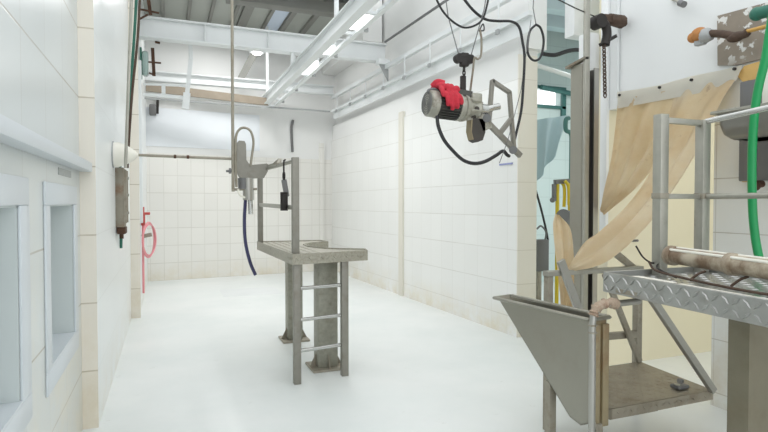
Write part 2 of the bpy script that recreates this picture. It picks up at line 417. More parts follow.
# ================================================================== OVERHEAD STEEL
def ibeam(name, label, x0, x1, y, z0, z1, wd=.2, mat='white_steel'):
    r = thing(name, label, 'beam', ((x0 + x1) / 2, y, z0))
    MB().box((x0, y - wd / 2, z1 - .025), (x1, y + wd / 2, z1), .004).build('top_flange', mat, r)
    MB().box((x0, y - .012, z0 + .025), (x1, y + .012, z1 - .025)).build('web', mat, r)
    MB().box((x0, y - wd / 2, z0), (x1, y + wd / 2, z0 + .025), .004).build('bottom_flange', mat, r)
    return r
b1 = ibeam('ceiling_beam', 'big white steel beam crossing the hall below the roof sheets, nearer one', -.355, 3.70, 9.2, 4.13, 4.45)
m = MB()
for x in (.6, 1.6, 2.7): m.box((x - .008, 9.11, 4.155), (x + .008, 9.29, 4.425))
m.build('stiffener', 'white_steel', b1)
ibeam('ceiling_beam', 'pale grey beam crossing just in front of the back wall, farther one', -.355, 3.5, 11.85, 4.02, 4.22, .16)
tag(MB().bar((-0.340, 11.600, 3.853), (2.012, 11.600, 3.724), .05, .16).build('timber_board', 'wood'), 'brown board lying across under the farther ceiling beam', 'board')
tag(MB().bar((-0.385, 11.300, 3.584), (3.276, 11.300, 3.557), .03, .03).build('steel_angle', 'grey_steel'), 'thin grey steel angle crossing below the brown board', 'steel angle')
# white hanging frame
r = thing('hanging_frame', 'white hanging steel frame with a kinked post under the nearer ceiling beam', 'frame', (0.858, 9.500, 4.147))
MB().bar((-0.153, 9.500, 4.288), (2.157, 9.500, 4.282), .05, .04).build('top_bar', 'white_steel', r)
m = MB().bar((0.387, 9.450, 4.279), (0.399, 9.450, 3.925), .07, .06, (1,0,0)); m.bar((0.399, 9.450, 3.958), (0.333, 9.450, 3.354), .06, .07, (1,0,0)); m.bar((0.333, 9.450, 3.386), (0.308, 9.450, 3.126), .07, .11, (1,0,0))
m.build('kinked_post', 'white_steel', r)
MB().bar((2.104, 9.500, 4.276), (2.084, 9.500, 3.787), .07, .06, (1,0,0)).build('side_post', 'white_steel', r)
# small white guard rail by the left wall
r = thing('bracket_rail', 'small white ladder-like rail high on the left wall', 'rail', (-0.311, 9.600, 3.414))
MB().bar((-0.325, 9.600, 3.509), (0.386, 9.600, 3.533), .04, .03).build('upper_bar', 'white_steel', r)
MB().bar((-0.326, 9.600, 3.341), (0.354, 9.600, 3.334), .04, .05).build('lower_bar', 'white_steel', r)
MB().bar((-0.020, 9.600, 3.533), (-0.021, 9.600, 3.339), .03, .06, (1,0,0)).build('spacer', 'white_steel', r)
# high bay lamp on its strut
tag(MB().bar((1.783, 11.900, 4.800), (1.447, 11.900, 4.136), .06, .14, (1,0,0)).build('lamp_strut', 'roof_rib'), 'slanting brown-grey strut below the round ceiling lamp', 'strut')
r = thing('bay_lamp', 'round white lamp glowing high at the far end', 'lamp', (1.813, 11.750, 4.786))
x, y, z = (1.805, 11.700, 4.762)
m = MB(); m.tube([(x, y, z + .17), (x, y, z + .1), (x, y, z + .06), (x, y, z)], [.03, .05, .10, .16], 18); m.build('lamp_shade', 'white_steel', r)
MB().ball((x, y, z - .01), .10, 1, 1, .45).build('bulb', 'bay_lamp', r)
MB().bar((x - .12, y, z + .19), (x + .12, y, z + .19), .08, .05).build('mount_bar', 'grey_steel', r)

# --- overhead track running down the hall
r = thing('overhead_track', 'long white overhead hoist track with cross ties running down the hall', 'track', (2.0, 8, 3.7))
m = MB(); m.box((1.93, 3.2, 3.86), (2.05, 12.1, 3.875)); m.box((1.98, 3.2, 3.69), (1.995, 12.1, 3.86)); m.box((1.93, 3.2, 3.675), (2.05, 12.1, 3.69)); m.build('track_beam', 'white_steel', r)
m = MB(); m.box((2.22, 3.2, 3.69), (2.235, 12.1, 3.77)); m.box((2.17, 3.2, 3.675), (2.235, 12.1, 3.69)); m.build('edge_angle', 'white_steel', r)
for i in range(12):
    y = 3.41 + i * .78
    MB().box((1.995, y - .02, 3.70), (2.22, y + .02, 3.74), .003).build('cross_tie', 'white_steel', r)
for i in range(5):
    y = 6.2 + i * 1.25
    m = MB(); m.cyl((2.25, y, 3.655), (2.25, y, 3.70), .028, 10); m.bar((2.25, y, 3.70), (2.20, y, 3.73), .03, .02)
    m.build('roller_bolt', 'grey_steel', r)
for i, x in enumerate((6.6, 9.16, 11.6)):
    MB().bar((2.0, x, 3.875), (2.0, x, (4.13 if i == 1 else 5.3)), .05, .05, (1, 0, 0)).build('hanger', 'white_steel', r)
LP = [(6.05, .55, 'bright lamp box in the overhead track, at the top edge of the picture'),
      (8.42, .75, 'bright lamp box in the overhead track just below the nearer ceiling beam'),
      (7.35, .35, 'small lamp box in the overhead track between its two larger ones')]
for y, L, lab in LP:
    t = thing('track_lamp', lab, 'lamp', (2.10, y, 3.76), 'lamps in the overhead track')
    MB().box((2.05, y - L / 2, 3.745), (2.17, y + L / 2, 3.80), .006).build('lamp_housing', 'white_steel', t)
    MB().box((2.06, y - L / 2 + .02, 3.695), (2.16, y + L / 2 - .02, 3.745), .008).build('diffuser', 'lamp', t)

# --- runway beam along the right wall
def rx(y): return xr(y) - .10
r = thing('runway_beam', 'white crane runway beam with small brackets along the upper right wall', 'beam', (3.7, 9, 3.70))
def run(z0, z1, o0, o1, y0=5.0, y1=12.0):
    m = MB(); m.prism([(rx(y0) - o0, y0, z0), (rx(y1) - o0, y1, z0), (rx(y1) - o0, y1, z1), (rx(y0) - o0, y0, z1)], (o0 - o1, 0, 0)); return m
run(3.96, 4.03, .07, .0).build('upper_rail', 'white_steel', r)
run(3.66, 3.71, .07, .0).build('lower_rail', 'white_steel', r)
run(3.50, 3.66, .015, .0).build('lower_web', 'white_steel', r)
for i in range(8):
    y = 5.55 + i * .86
    x = rx(y) - .07
    b = MB().box((x - .012, y - .012, 3.64), (x, y + .012, 3.99)).build('bracket', 'white_steel', r)
    MB().box((x - .035, y - .03, 3.60), (x - .005, y + .03, 3.66), .006).build('bracket_clip', 'grey_steel', b)
tag(MB().tube([(rx(y) - .02, y, 4.46) for y in (5.2, 7, 9.05)], .02, 8).build('conduit', 'dull_grey'), 'thin dark conduit on the right wall above the runway beam', 'conduit')
r = thing('beam_bracket', 'pale steel bracket carrying the right end of the nearer ceiling beam', 'bracket', (3.600, 8.290, 3.954))
MB().box((3.46, 8.9, 4.03), (3.67, 9.06, 4.12), .006).build('seat_plate', 'white_steel', r)
MB().prism([(3.665, 8.95, 4.03), (3.665, 8.95, 3.74), (3.5, 8.95, 4.03)], (0, .03, 0)).build('gusset', 'grey_steel', r)

# ================================================================== LEFT WALL FITTINGS
tag(MB().curve([(-0.251, 5.920, 3.623), (-0.277, 5.920, 3.201), (-0.318, 5.920, 2.660), (-0.346, 5.920, 2.160), (-0.357, 5.920, 1.944)], .014, 8).build('green_pipe', 'dark_green'), 'dark green pipe slanting down the left wall', 'pipe')
tag(MB().curve([(-0.216, 5.830, 3.597), (-0.242, 5.830, 3.180), (-0.296, 5.830, 2.645), (-0.331, 5.830, 2.152), (-0.343, 5.830, 1.939)], .012, 8).build('rusty_pipe', 'dark_rust'), 'thin rusty brown pipe slanting beside the green one', 'pipe')
tag(MB().cyl((-0.274, 5.500, 3.474), (-0.340, 5.500, 1.919), .014, 8).build('conduit', 'galv'), 'thin grey conduit on the left wall behind the green pipe', 'conduit')
r = thing('channel_box', 'rust-streaked steel channel box hanging on the left wall', 'box', (-.42, 6.1, 1.32))
m = MB(); m.box((-.465, 5.95, 1.36), (-.385, 6.25, 1.95), .005); m.build('casing', 'rust_grey', r)
m = MB(); m.box((-.385, 5.98, 1.40), (-.362, 6.01, 1.93)); m.box((-.385, 6.20, 1.40), (-.362, 6.23, 1.93)); m.build('flange', 'galv_old', r)
MB().box((-.455, 5.97, 1.29), (-.375, 6.23, 1.36), .01).build('rusty_foot', 'rust', r)
MB().cyl((-.42, 6.1, 1.24), (-.42, 6.1, 1.30), .02, 10).build('drain_stub', 'rust', r)
for z in (1.5, 1.68, 1.85): MB().cyl((-.385, 6.1, z), (-.347, 6.1, z), .014, 8).build('bolt', 'galv', r)
r = thing('wall_funnel', 'white bowl-shaped shade on the left wall above the channel box', 'shade', (-.4, 5.70, 1.94))
cx, cy, cz = -.455, 5.70, 2.055
m = MB(); pr = [(0, .115), (.05, .115), (.10, .098), (.15, .07), (.19, .04), (.215, .012)]
m.tube([(cx + d_, cy, cz) for d_, _ in pr], [r_ for _, r_ in pr], 26)
m.build('bowl', 'off_white', r)
MB().cyl((cx - .006, cy, cz), (cx + .006, cy, cz), .125, 26).build('wall_rim', 'grey_steel', r)
tag(MB().curve([(-.45, 6.42, 2.0), (-.447, 6.44, 1.6), (-.447, 6.42, 1.25), (-.45, 6.42, 1.12)], .016, 8).build('grey_hose', 'dark_green'), 'short green-grey hose hanging behind the channel box', 'hose')
# long pipe across the back, from the left wall to the pneumatic tool
r = thing('stay_pipe', 'thin tan pipe crossing from the left wall to the hanging tool', 'pipe', (.2, 5.95, 2.07))
MB().cyl((-0.260, 6.000, 2.081), (0.693, 5.950, 2.066), .014, 10).build('pipe', 'galv_old', r)
for px in ((0.090, 5.950, 2.073), (0.214, 5.950, 2.072)): MB().cyl((px[0] - .012, px[1], px[2]), (px[0] + .012, px[1], px[2]), .019, 10).build('coupling', 'rust', r)
# hose reel with pink hose
r = thing('hose_reel', 'pink hose coiled on a red wall bracket by the far left corner', 'hose', (-.3, 9.3, 1.0))
hx, hy, hz = -.325, 9.0, 1.04
for kx in range(2):
    MB().tube([(-.25 + .012 * kx + (.075 + .01 * kx) * math.cos(a), hy + .22 * math.cos(a), hz + .0 + (.265 - .03 * kx) * math.sin(a)) for a in [2 * PI * i / 30 for i in range(30)]], .013, 8, closed=True).build('coil', 'pink', r)
MB().curve([(hx + .0, hy, hz + .3), (hx - .0, hy - .05, hz), (hx + .0, hy - .05, hz - .5), (hx + .0, hy - .05, hz - .80)], .016, 8).build('hose_tail', 'pink', r)
m = MB(); m.box((hx - .027, hy - .06, hz + .22), (hx + .03, hy + .06, hz + .42), .01); m.cyl((hx - .01, hy, hz + .40), (hx + .1, hy, hz + .40), .02, 10); m.cyl((hx, hy, hz + .3), (hx, hy, hz + .5), .022, 10)
m.build('tap', 'red_paint', r)
MB().cyl((hx - .02, hy + .05, hz + .05), (hx + .12, hy + .05, hz + .08), .03, 10).build('nozzle', 'galv_old', r)
# white post and glass fixture near the far left corner
tag(MB().box((-0.365, 8.886, 3.715)[:2] + (1.3,), tuple(Vector((-0.365, 8.886, 3.715)[:2] + (3.72,)) + Vector((.045, .05, 0))), .01).build('white_post', 'white_steel'), 'slim white upright on the far left wall', 'post')
r = thing('wall_light_fitting', 'greenish glass fitting high on the left wall beside a rusty bracket', 'light fitting', (-0.300, 9.329, 3.596))
gx, gy, gz = (-0.300, 9.165, 3.743)
MB().box((gx - .02, gy - .1, gz - .19), (gx + .07, gy + .1, gz + .17), .03).build('glass_cover', 'glass', r)
MB().box((gx - .05, gy - .08, gz - .24), (gx - .02, gy + .08, gz + .22), .01).build('back_plate', 'dark_green', r)
def rusty(y, za, zb, arms, lab):
    r = thing('rusty_bracket', lab, 'bracket', (-.3, y, za[2]), 'rusty brackets high on the left wall')
    a, b = za, zb
    MB().bar(a, b, .03, .05, (1, 0, 0)).build('upright', 'rust', r)
    for p, q in arms: MB().bar(p, q, .025, .025).build('arm', 'rust', r)
rusty(9.0, (-0.214, 8.900, 4.620), (-0.189, 8.900, 4.402), [((-0.345, 8.900, 4.470), (-0.071, 8.900, 4.446)), ((-0.360, 8.900, 4.307), (-0.223, 8.900, 4.405))], 'rusty brown bracket above the left end of the nearer ceiling beam')
rusty(9.4, (-0.176, 9.450, 4.059), (-0.158, 9.450, 3.619), [((-0.237, 9.450, 3.832), (-0.053, 9.450, 3.834)), ((-0.231, 9.450, 3.660), (-0.144, 9.450, 3.636))], 'rusty brown bracket with a cross arm below the nearer ceiling beam')
tag(MB().bar((-0.137, 9.300, 4.117), (-0.064, 9.300, 4.109), .03, .03).build('rusty_stub', 'rust'), 'short rusty stub just under the nearer ceiling beam at left', 'stub')
r = thing('junction_box', 'small dark junction box with wires under the farther ceiling beam at left', 'box', (-0.300, 14.693, 3.849))
jx, jy, jz = (-0.226, 12.000, 3.478)
MB().box((jx - .07, jy, jz - .1), (jx + .06, jy + .1, jz + .12), .02).build('box', 'dull_grey', r)
MB().bar((jx + .09, jy + .05, jz + .24), (jx + .08, jy + .05, jz - .06), .05, .05, (1, 0, 0)).build('dark_rod', 'black_iron', r)
# dark slot on the back wall upper right
tag(MB().curve([(2.717, 12.400, 3.499), (2.681, 12.400, 3.269), (2.702, 12.400, 2.768)], .03, 8).build('cable_end', 'dull_grey'), 'dark grey cable end hanging on the upper back wall', 'cable')

# ================================================================== WORK PLATFORM (left, with ladder)
def column(r, x, y, zt, w=.19):
    c = MB().box((x - w / 2, y - w / 2, .02), (x + w / 2, y + w / 2, zt), .006).build('column', 'column_steel', r)
    q = w * .5 + .07
    m = MB(); m.box((x - q, y - q, .0), (x + q, y + q, .022), .004); m.build('base_plate', 'galv_old', c)
    for dx, dy in ((1, 0), (-1, 0), (0, 1), (0, -1)):
        s = Vector((dy, dx, 0)) * .006; o = Vector((x, y, .02)) - s + Vector((dx, dy, 0)) * w / 2
        e = Vector((dx, dy, 0)) * .065
        MB().prism([o, o + e, o + Vector((0, 0, .13))], s * 2).build('gusset', 'rust_grey', c)
    return c
PF = thing('work_platform', 'steel work platform with railing and ladder standing in the middle of the hall', 'platform', (1.2, 4.9, 0))
DZ = 1.145
def V(x, y, z): return Vector((x, y, z))
outl = [(1.02, 4.68), (1.40, 4.742), (1.75, 4.80), (1.80, 5.0), (1.68, 5.06), (1.54, 5.16), (1.42, 5.32), (1.365, 5.55), (1.38, 5.80), (1.48, 5.98), (1.62, 6.06), (1.74, 6.10), (1.72, 6.36), (.98, 6.40)]
poly = [V(x, y, DZ) for x, y in outl]
m = MB()
m.prism(poly, (0, 0, -.018))
m.lugs((1.03, 4.75, DZ), (0, 1, 0), (1, 0, 0), (0, 0, 1), 1.6, .30, .075, .05, .014, .004)
m.lugs((1.42, 4.80, DZ), (0, 1, 0), (1, 0, 0), (0, 0, 1), .2, .32, .075, .05, .014, .004)
m.build('deck_plate', 'tread_speckle', PF)
m = MB()
for i in range(len(poly)):
    a, b = poly[i], poly[(i + 1) % len(poly)]
    m.bar(a + V(0, 0, -.035), b + V(0, 0, -.035), .012, .095, bev=0)
m.lugs(V(1.03, 4.673, DZ - .08), (.73, .12, 0), (0, 0, 1), (.16, -1, 0), .72, .09, .06, .045, .013, .004)
m.lugs(V(1.012, 4.70, DZ - .08), (0, 1, 0), (0, 0, 1), (-1, 0, 0), 1.66, .09, .06, .045, .013, .004)
m.build('edge_strip', 'tread_speckle', PF)
column(PF, 1.435, 4.98 + .14, DZ - .018)
column(PF, 1.38, 6.29, DZ - .018, .17)
m = MB()
for dx in (-.09, .0, .09): m.prism([V(1.435 + dx, 5.02, DZ - .02), V(1.435 + dx, 4.86, DZ - .02), V(1.435 + dx, 5.02, DZ - .12)], (.008, 0, 0))
m.build('deck_bracket', 'galv_old', PF)
L0, L1 = V(1.065, 4.735, 0), V(1.525, 4.80, 0)
for q in (L0, L1):
    MB().box((q.x - .032, q.y - .03, 0), (q.x + .032, q.y + .03, DZ - .02 if q is L1 else DZ - .019), .004).build('ladder_stringer', 'bracket_grey', PF)
for z in (.29, .565, .845):
    MB().cyl((L0.x + .03, L0.y, z), (L1.x - .03, L1.y, z), .017, 12).build('rung', 'stainless_light', PF)
R0, R1 = V(1.055, 4.735, 2.0), V(1.005, 6.34, 2.0)
MB().box((R0.x - .03, R0.y - .03, DZ), (R0.x + .03, R0.y + .03, 2.0), .004).build('rail_post', 'bracket_grey', PF)
MB().box((R1.x - .028, R1.y - .028, DZ), (R1.x + .028, R1.y + .028, 1.99), .004).build('rail_post', 'bracket_grey', PF)
MB().bar(R0 + V(0, .03, -.03), R1 + V(0, -.03, -.03), .03, .03).build('top_rail', 'galv', PF)
MB().bar(R0 + V(0, .03, -.44), R1 + V(0, -.03, -.42), .035, .04).build('middle_rail', 'galv', PF)

# tool hung on the railing by a hook
r = thing('hand_tool', 'dark hand tool hanging from a hook on the platform railing', 'tool', (1.068, 5.150, 1.771))
tx = 1.035; ty = 5.05
m = MB(); m.curve([(tx - .02, ty, 1.99), (tx - .005, ty - .01, 2.0), (tx - .02, ty - .02, 1.98), (tx - .02, ty - .02, 1.88)], .008, 8); m.build('hook', 'black_iron', r)
m = MB(); m.tube([(tx - .02, ty - .02 + .03 * math.cos(a), 1.85 + .035 * math.sin(a)) for a in [2 * PI * i / 12 for i in range(12)]], .009, 8, closed=True); m.build('ring', 'black_iron', r)
MB().bar((tx - .02, ty - .02, 1.815), (tx + .0, ty - .05, 1.66), .03, .045, (1, 0, 0)).build('shank', 'dull_grey', r)
m = MB(); m.box((tx - .05, ty - .12, 1.545), (tx - .0, ty - .03, 1.685), .02); m.cyl((tx - .03, ty - .075, 1.53), (tx - .03, ty - .075, 1.70), .035, 12); m.build('tool_body', 'black_iron', r)

# ================================================================== PNEUMATIC TOOL ON ITS POLE
tag(MB().cyl((.655, 5.90, 1.72), (.66, 5.92, 5.36), .016, 10).build('drop_pipe', 'galv_old'), 'thin tan vertical pipe dropping from the roof to the hanging tool', 'pipe')
r = thing('pneumatic_tool', 'grey hanging pneumatic tool held on the thin vertical pipe beside the platform', 'tool', (.8, 5.95, 1.5))
y0 = 5.91
P = [(0.699, 5.910, 2.231), (0.720, 5.910, 2.258), (0.777, 5.910, 2.255), (0.792, 5.910, 2.224), (0.796, 5.910, 2.055), (0.832, 5.910, 2.003), (1.011, 5.910, 2.024), (1.032, 5.910, 2.008), (1.016, 5.910, 1.933), (0.978, 5.910, 1.868), (0.790, 5.910, 1.859), (0.728, 5.910, 1.869), (0.697, 5.910, 1.926)]
MB().prism(P, (0, .07, 0)).build('tool_body', 'bracket_grey', r)
a = (0.816, 5.950, 1.867); b = (0.820, 5.950, 1.632); c2 = (0.836, 5.950, 1.653); d2 = (0.845, 5.950, 1.482)
MB().cyl((0.764, 5.950, 1.866), (0.768, 5.950, 1.749), .055, 16).build('cylinder', 'dull_grey', r)
m = MB(); m.cyl(a, b, .058, 18); m.cyl(b, c2, .04, 14); m.build('chuck', 'stainless', r)
MB().cyl((0.836, 5.950, 1.675), d2, .026, 12).build('nozzle', 'stainless_light', r)
MB().cyl((0.658, 5.930, 1.742), (0.907, 5.930, 1.750), .013, 10).build('cross_pipe', 'galv_old', r)
MB().curve([(0.690, 5.900, 1.768), (0.682, 5.900, 2.051), (0.688, 5.900, 2.292), (0.730, 5.900, 2.378), (0.791, 5.900, 2.391), (0.843, 5.900, 2.352), (0.868, 5.900, 2.247), (0.852, 5.900, 2.109), (0.836, 5.900, 1.992)], .013, 8).build('air_tube', 'galv_old', r)
MB().curve([(0.705, 5.900, 1.747), (0.725, 5.900, 1.684), (0.790, 5.920, 1.653)], .011, 8).build('loop_tube', 'off_white', r)
m = MB(); m.cyl((0.588, 5.930, 1.935), (0.700, 5.930, 1.933), .012, 8); m.cyl((0.618, 5.930, 1.938), (0.638, 5.930, 1.937), .03, 10); m.build('valve', 'dull_grey', r)
MB().bar((1.010, 5.970, 1.979), (1.087, 5.800, 2.003), .03, .05).build('arm', 'galv', r)
m = MB(); m.bar((1.076, 5.800, 2.002), (1.100, 5.650, 2.035), .035, .05); m.bar((1.100, 5.650, 2.040), (1.03, 5.40, 1.98), .03, .04); m.build('clamp_lever', 'galv_old', r)
MB().curve([(0.791, 5.970, 1.643), (0.779, 5.970, 1.418), (0.788, 5.970, 1.182), (0.835, 5.970, 0.965), (0.892, 5.970, 0.822)], .018, 8).build('air_hose', 'blue_hose', r)
tag(MB().box((.9, 9.6, 0), (1.9, 10.4, .004)).build('floor_drain', 'white_steel'), 'faint rectangular drain cover on the floor near the back wall', 'drain')

# ================================================================== HOIST AND MOTOR
ym = 4.0
hoist = thing('chain_hoist', 'black pulley block with hook on two ropes holding the motor', 'hoist', (2.32, ym, 2.6))
px, py, pz = 2.319, ym, 2.80
m = MB()
m.tube([(px - .072, py, pz), (px - .045, py, pz + .014), (px, py, pz + .018), (px + .045, py, pz + .014), (px + .072, py, pz)], [.02, .03, .034, .03, .02], 14)
m.box((px - .035, py - .03, pz - .065), (px + .035, py + .03, pz + .05), .012); m.cyl((px - .052, py - .03, pz), (px - .052, py + .03, pz), .038, 16); m.cyl((px + .052, py - .03, pz), (px + .052, py + .03, pz), .038, 16)
m.build('pulley_block', 'black_iron', hoist)
m = MB()
for i in range(3): m.tube([(px + (.012 * math.cos(a) if i % 2 else 0), py + (0 if i % 2 else .012 * math.cos(a)), pz - .085 - i * .03 + .022 * math.sin(a)) for a in [2 * PI * j / 10 for j in range(10)]], .006, 6, closed=True)
m.build('chain', 'black_iron', hoist)
MB().tube([(2.138, 4.000, 3.328), (2.167, 4.000, 3.137), (2.266, 4.000, 2.837)], .005, 6).build('rope', 'dull_grey', hoist)
MB().tube([(2.539, 4.000, 3.385), (2.510, 4.000, 3.231), (2.390, 4.000, 2.849)], .005, 6).build('rope', 'dull_grey', hoist)

MO = thing('motor', 'grey electric motor with gearbox and bracket hanging from the hoist', 'motor', (2.2, ym, 2.2))
A = V(*(1.976, 4.000, 2.412)); B = V(*(2.244, 4.000, 2.397)); D = V(*(2.515, 4.000, 2.389))
dr = (B - A).normalized()
R = .110
m = MB(); m.tube([A - dr * .0, A + dr * .01, A + dr * .075], [R * .86, R * .98, R], 28); m.build('fan_cover', 'motor', MO)
g = MB()
for i in range(5):
    rr = .02 + i * .018
    g.tube([A - dr * .003 + V(0, 1, 0) * rr * math.cos(a) + dr.cross(V(0, 1, 0)) * rr * math.sin(a) for a in [2 * PI * j / 20 for j in range(20)]], .003, 5, closed=True)
g.build('fan_grille', 'dull_grey', MO)
m = MB(); m.cyl(A + dr * .075, B, R * .88, 28)
for i in range(28):
    t = 2 * PI * i / 28; n_ = V(0, 1, 0) * math.cos(t) + dr.cross(V(0, 1, 0)) * math.sin(t)
    m.bar(A + dr * .08 + n_ * R * .93, B + n_ * R * .93, .007, .022, tuple(n_), bev=0)
m.build('finned_housing', 'motor_dark', MO)
m = MB(); m.tube([B, B + dr * .02, B + dr * .022, B + dr * .05, B + dr * .055, B + dr * .085], [R * 1.04, R * 1.04, R * .93, R * .93, R * 1.06, R * 1.0], 28); m.build('end_flange', 'motor', MO)
# gearbox: lobed casting with ribs
G = B + dr * .16
m = MB(); m.tube([B + dr * .085, B + dr * .12, B + dr * .17, B + dr * .20, B + dr * .23], [R * .92, R * .72, R * .62, R * .75, R * .5], 20)
for i in range(6):
    t = 2 * PI * i / 6 + .3; n_ = V(0, 1, 0) * math.cos(t) + dr.cross(V(0, 1, 0)) * math.sin(t)
    m.bar(B + dr * .09 + n_ * R * .85, B + dr * .22 + n_ * R * .6, .018, .03, tuple(n_))
m.box(G + V(-.05, -.08, .05), G + V(.05, .06, .125), .015)
m.build('gearbox', 'motor', MO)
for t in (.6, 1.7, 2.8, -.5):
    n_ = V(0, -1, 0) * math.sin(t) + dr.cross(V(0, 1, 0)) * math.cos(t)
    MB().cyl(B + dr * .155 + n_ * R * .60, B + dr * .155 + n_ * R * .74, .022, 12).build('gearbox_gap_shade', 'belt_dark', MO)  # dark plugs stand in for the shade inside the casting's holes
m = MB(); m.cyl(D - dr * .05, D + dr * .02, .05, 18); m.cyl(D + dr * .0, V(*(2.584, 4.000, 2.407)), .034, 16); m.cyl(V(*(2.574, 4.000, 2.410)), V(*(2.664, 4.000, 2.429)), .028, 16); m.build('output_shaft', 'stainless_light', MO)
m = MB(); m.tube([(2.375, 3.930, 2.271), (2.417, 4.000, 2.291), (2.435, 4.030, 2.296)], .01, 6)
P = [(2.389, 3.970, 2.310), (2.506, 3.970, 2.309), (2.511, 3.970, 2.200), (2.487, 3.970, 2.131), (2.438, 3.970, 2.112), (2.400, 3.970, 2.127), (2.380, 3.970, 2.193)]
m = MB(); m.prism(P, (0, .09, 0)); m.build('chain_guard', 'belt_dark', MO)
P = [(2.376, 3.972, 2.301), (2.392, 3.972, 2.302), (2.406, 3.972, 2.132), (2.391, 3.972, 2.131), (2.370, 3.972, 2.201)]
MB().prism(P, (0, .08, 0)).build('guard_edge', 'guard_tan', MO)
m = MB(); m.bar((2.475, 4.000, 2.362), (2.535, 4.000, 2.221), .06, .10, (1, 0, 0)); m.build('mounting_block', 'motor', MO)
# bracket frame at the right
up = (0, 1, 0)
def fb(p, q, w=.04, h=.04): return MB().bar(p, q, w, h, up)
fb((2.560, 4.000, 2.256), (2.596, 4.000, 2.649), .030).build('bracket_bar', 'bracket_grey', MO)
fb((2.588, 4.000, 2.645), (2.775, 4.000, 2.553), .032).build('bracket_bar', 'bracket_grey', MO)
fb((2.768, 4.000, 2.561), (2.820, 4.000, 2.062), .030).build('bracket_bar', 'bracket_grey', MO)
fb((2.515, 4.000, 2.313), (2.888, 4.000, 2.012), .046, .036).build('bracket_bar', 'bracket_grey', MO)
fb((2.676, 4.000, 2.202), (2.787, 4.000, 2.329), .036).build('bracket_bar', 'bracket_grey', MO)
MB().cyl((2.775, 3.950, 2.056), (2.845, 4.050, 2.067), .035, 14).build('pivot_bolt', 'dull_grey', MO)
MB().cyl((2.513, 3.950, 2.314), (2.576, 4.050, 2.333), .035, 14).build('pivot_bolt', 'dull_grey', MO)
MB().bar((2.310, 4.000, 2.659), (2.310, 4.000, 2.518), .03, .045, (1, 0, 0)).build('lifting_bar', 'black_iron', MO)
m = MB(); m.curve([(2.020, 3.980, 2.468), (1.975, 3.980, 2.505), (2.029, 3.980, 2.525), (2.075, 3.980, 2.505)], .012, 8); m.build('eye_handle', 'dull_grey', MO)
MB().bar((2.204, 3.980, 2.514), (2.365, 3.980, 2.502), .09, .045).build('terminal_box', 'motor_dark', MO)
tag(MB().curve([(2.016, 3.900, 2.295), (2.019, 3.880, 2.205), (2.069, 3.880, 2.104), (2.151, 3.880, 2.019), (2.243, 3.880, 1.949), (2.346, 3.880, 1.924), (2.451, 3.880, 1.943), (2.570, 3.900, 1.998), (2.673, 3.950, 2.043), (2.714, 3.950, 2.011), (2.748, 3.970, 2.005)], .015, 8).build('power_cable', 'black'), 'black cable looping under the hanging motor', 'cable')
tag(MB().curve([(2.038, 4.000, 3.298), (2.111, 4.000, 3.179), (2.204, 4.000, 3.101), (2.318, 4.000, 3.061), (2.433, 4.000, 3.096), (2.501, 4.000, 3.162), (2.540, 4.000, 3.276), (2.559, 4.000, 3.371)], .009, 8).build('control_cable', 'black'), 'thin black cable sagging above the pulley block', 'cable')
tag(MB().curve([(2.345, 4.100, 3.368), (2.463, 4.100, 3.257), (2.583, 4.100, 3.195), (2.706, 4.100, 3.193), (2.851, 4.100, 3.207), (2.936, 4.100, 3.169), (2.975, 4.100, 3.040), (2.997, 4.100, 2.900), (2.983, 4.100, 2.613), (2.963, 4.100, 2.416), (2.911, 4.100, 2.217), (2.838, 4.040, 2.101)], .012, 8).build('supply_cable', 'black'), 'thick black cable hanging from the top down to the motor bracket', 'cable')
r = thing('cable_loop', 'black cable coil hanging in front of the right wall end', 'cable', (3.261, 4.300, 3.144))
MB().tube(smooth([(3.272, 4.300, 3.291), (3.204, 4.300, 3.222), (3.176, 4.300, 3.088), (3.188, 4.300, 2.996), (3.251, 4.300, 2.950), (3.320, 4.300, 2.981), (3.354, 4.300, 3.079), (3.359, 4.300, 3.174), (3.324, 4.300, 3.265), (3.272, 4.300, 3.291)], 5), .011, 8).build('coil', 'black', r)
MB().tube([(3.272, 4.300, 3.291), (3.236, 4.300, 3.442), (3.247, 4.300, 3.574)], .005, 6).build('tie_wire', 'dull_grey', r)
r = thing('red_hook_rod', 'thin rusty rod hooked over the motor beside the pulley', 'rod', (2.336, 3.900, 2.648))
MB().curve([(2.365, 3.980, 2.518), (2.375, 3.950, 2.703), (2.377, 3.930, 2.797), (2.404, 3.920, 2.789), (2.433, 3.920, 2.825), (2.437, 3.920, 2.949), (2.422, 3.920, 3.037)], .009, 8).build('rod', 'rust_grey', r)
MB().curve([(2.422, 3.920, 3.037), (2.451, 3.920, 3.082), (2.461, 3.920, 3.034), (2.413, 3.920, 3.020)], .006, 6).build('knot', 'black', r)
tag(MB().tube([(3.177, 4.250, 3.307), (2.998, 4.150, 2.624), (2.709, 3.930, 2.136), (2.625, 3.930, 1.939)], .0035, 6).build('guide_wire', 'dull_grey'), 'thin wire running down past the motor bracket', 'wire')
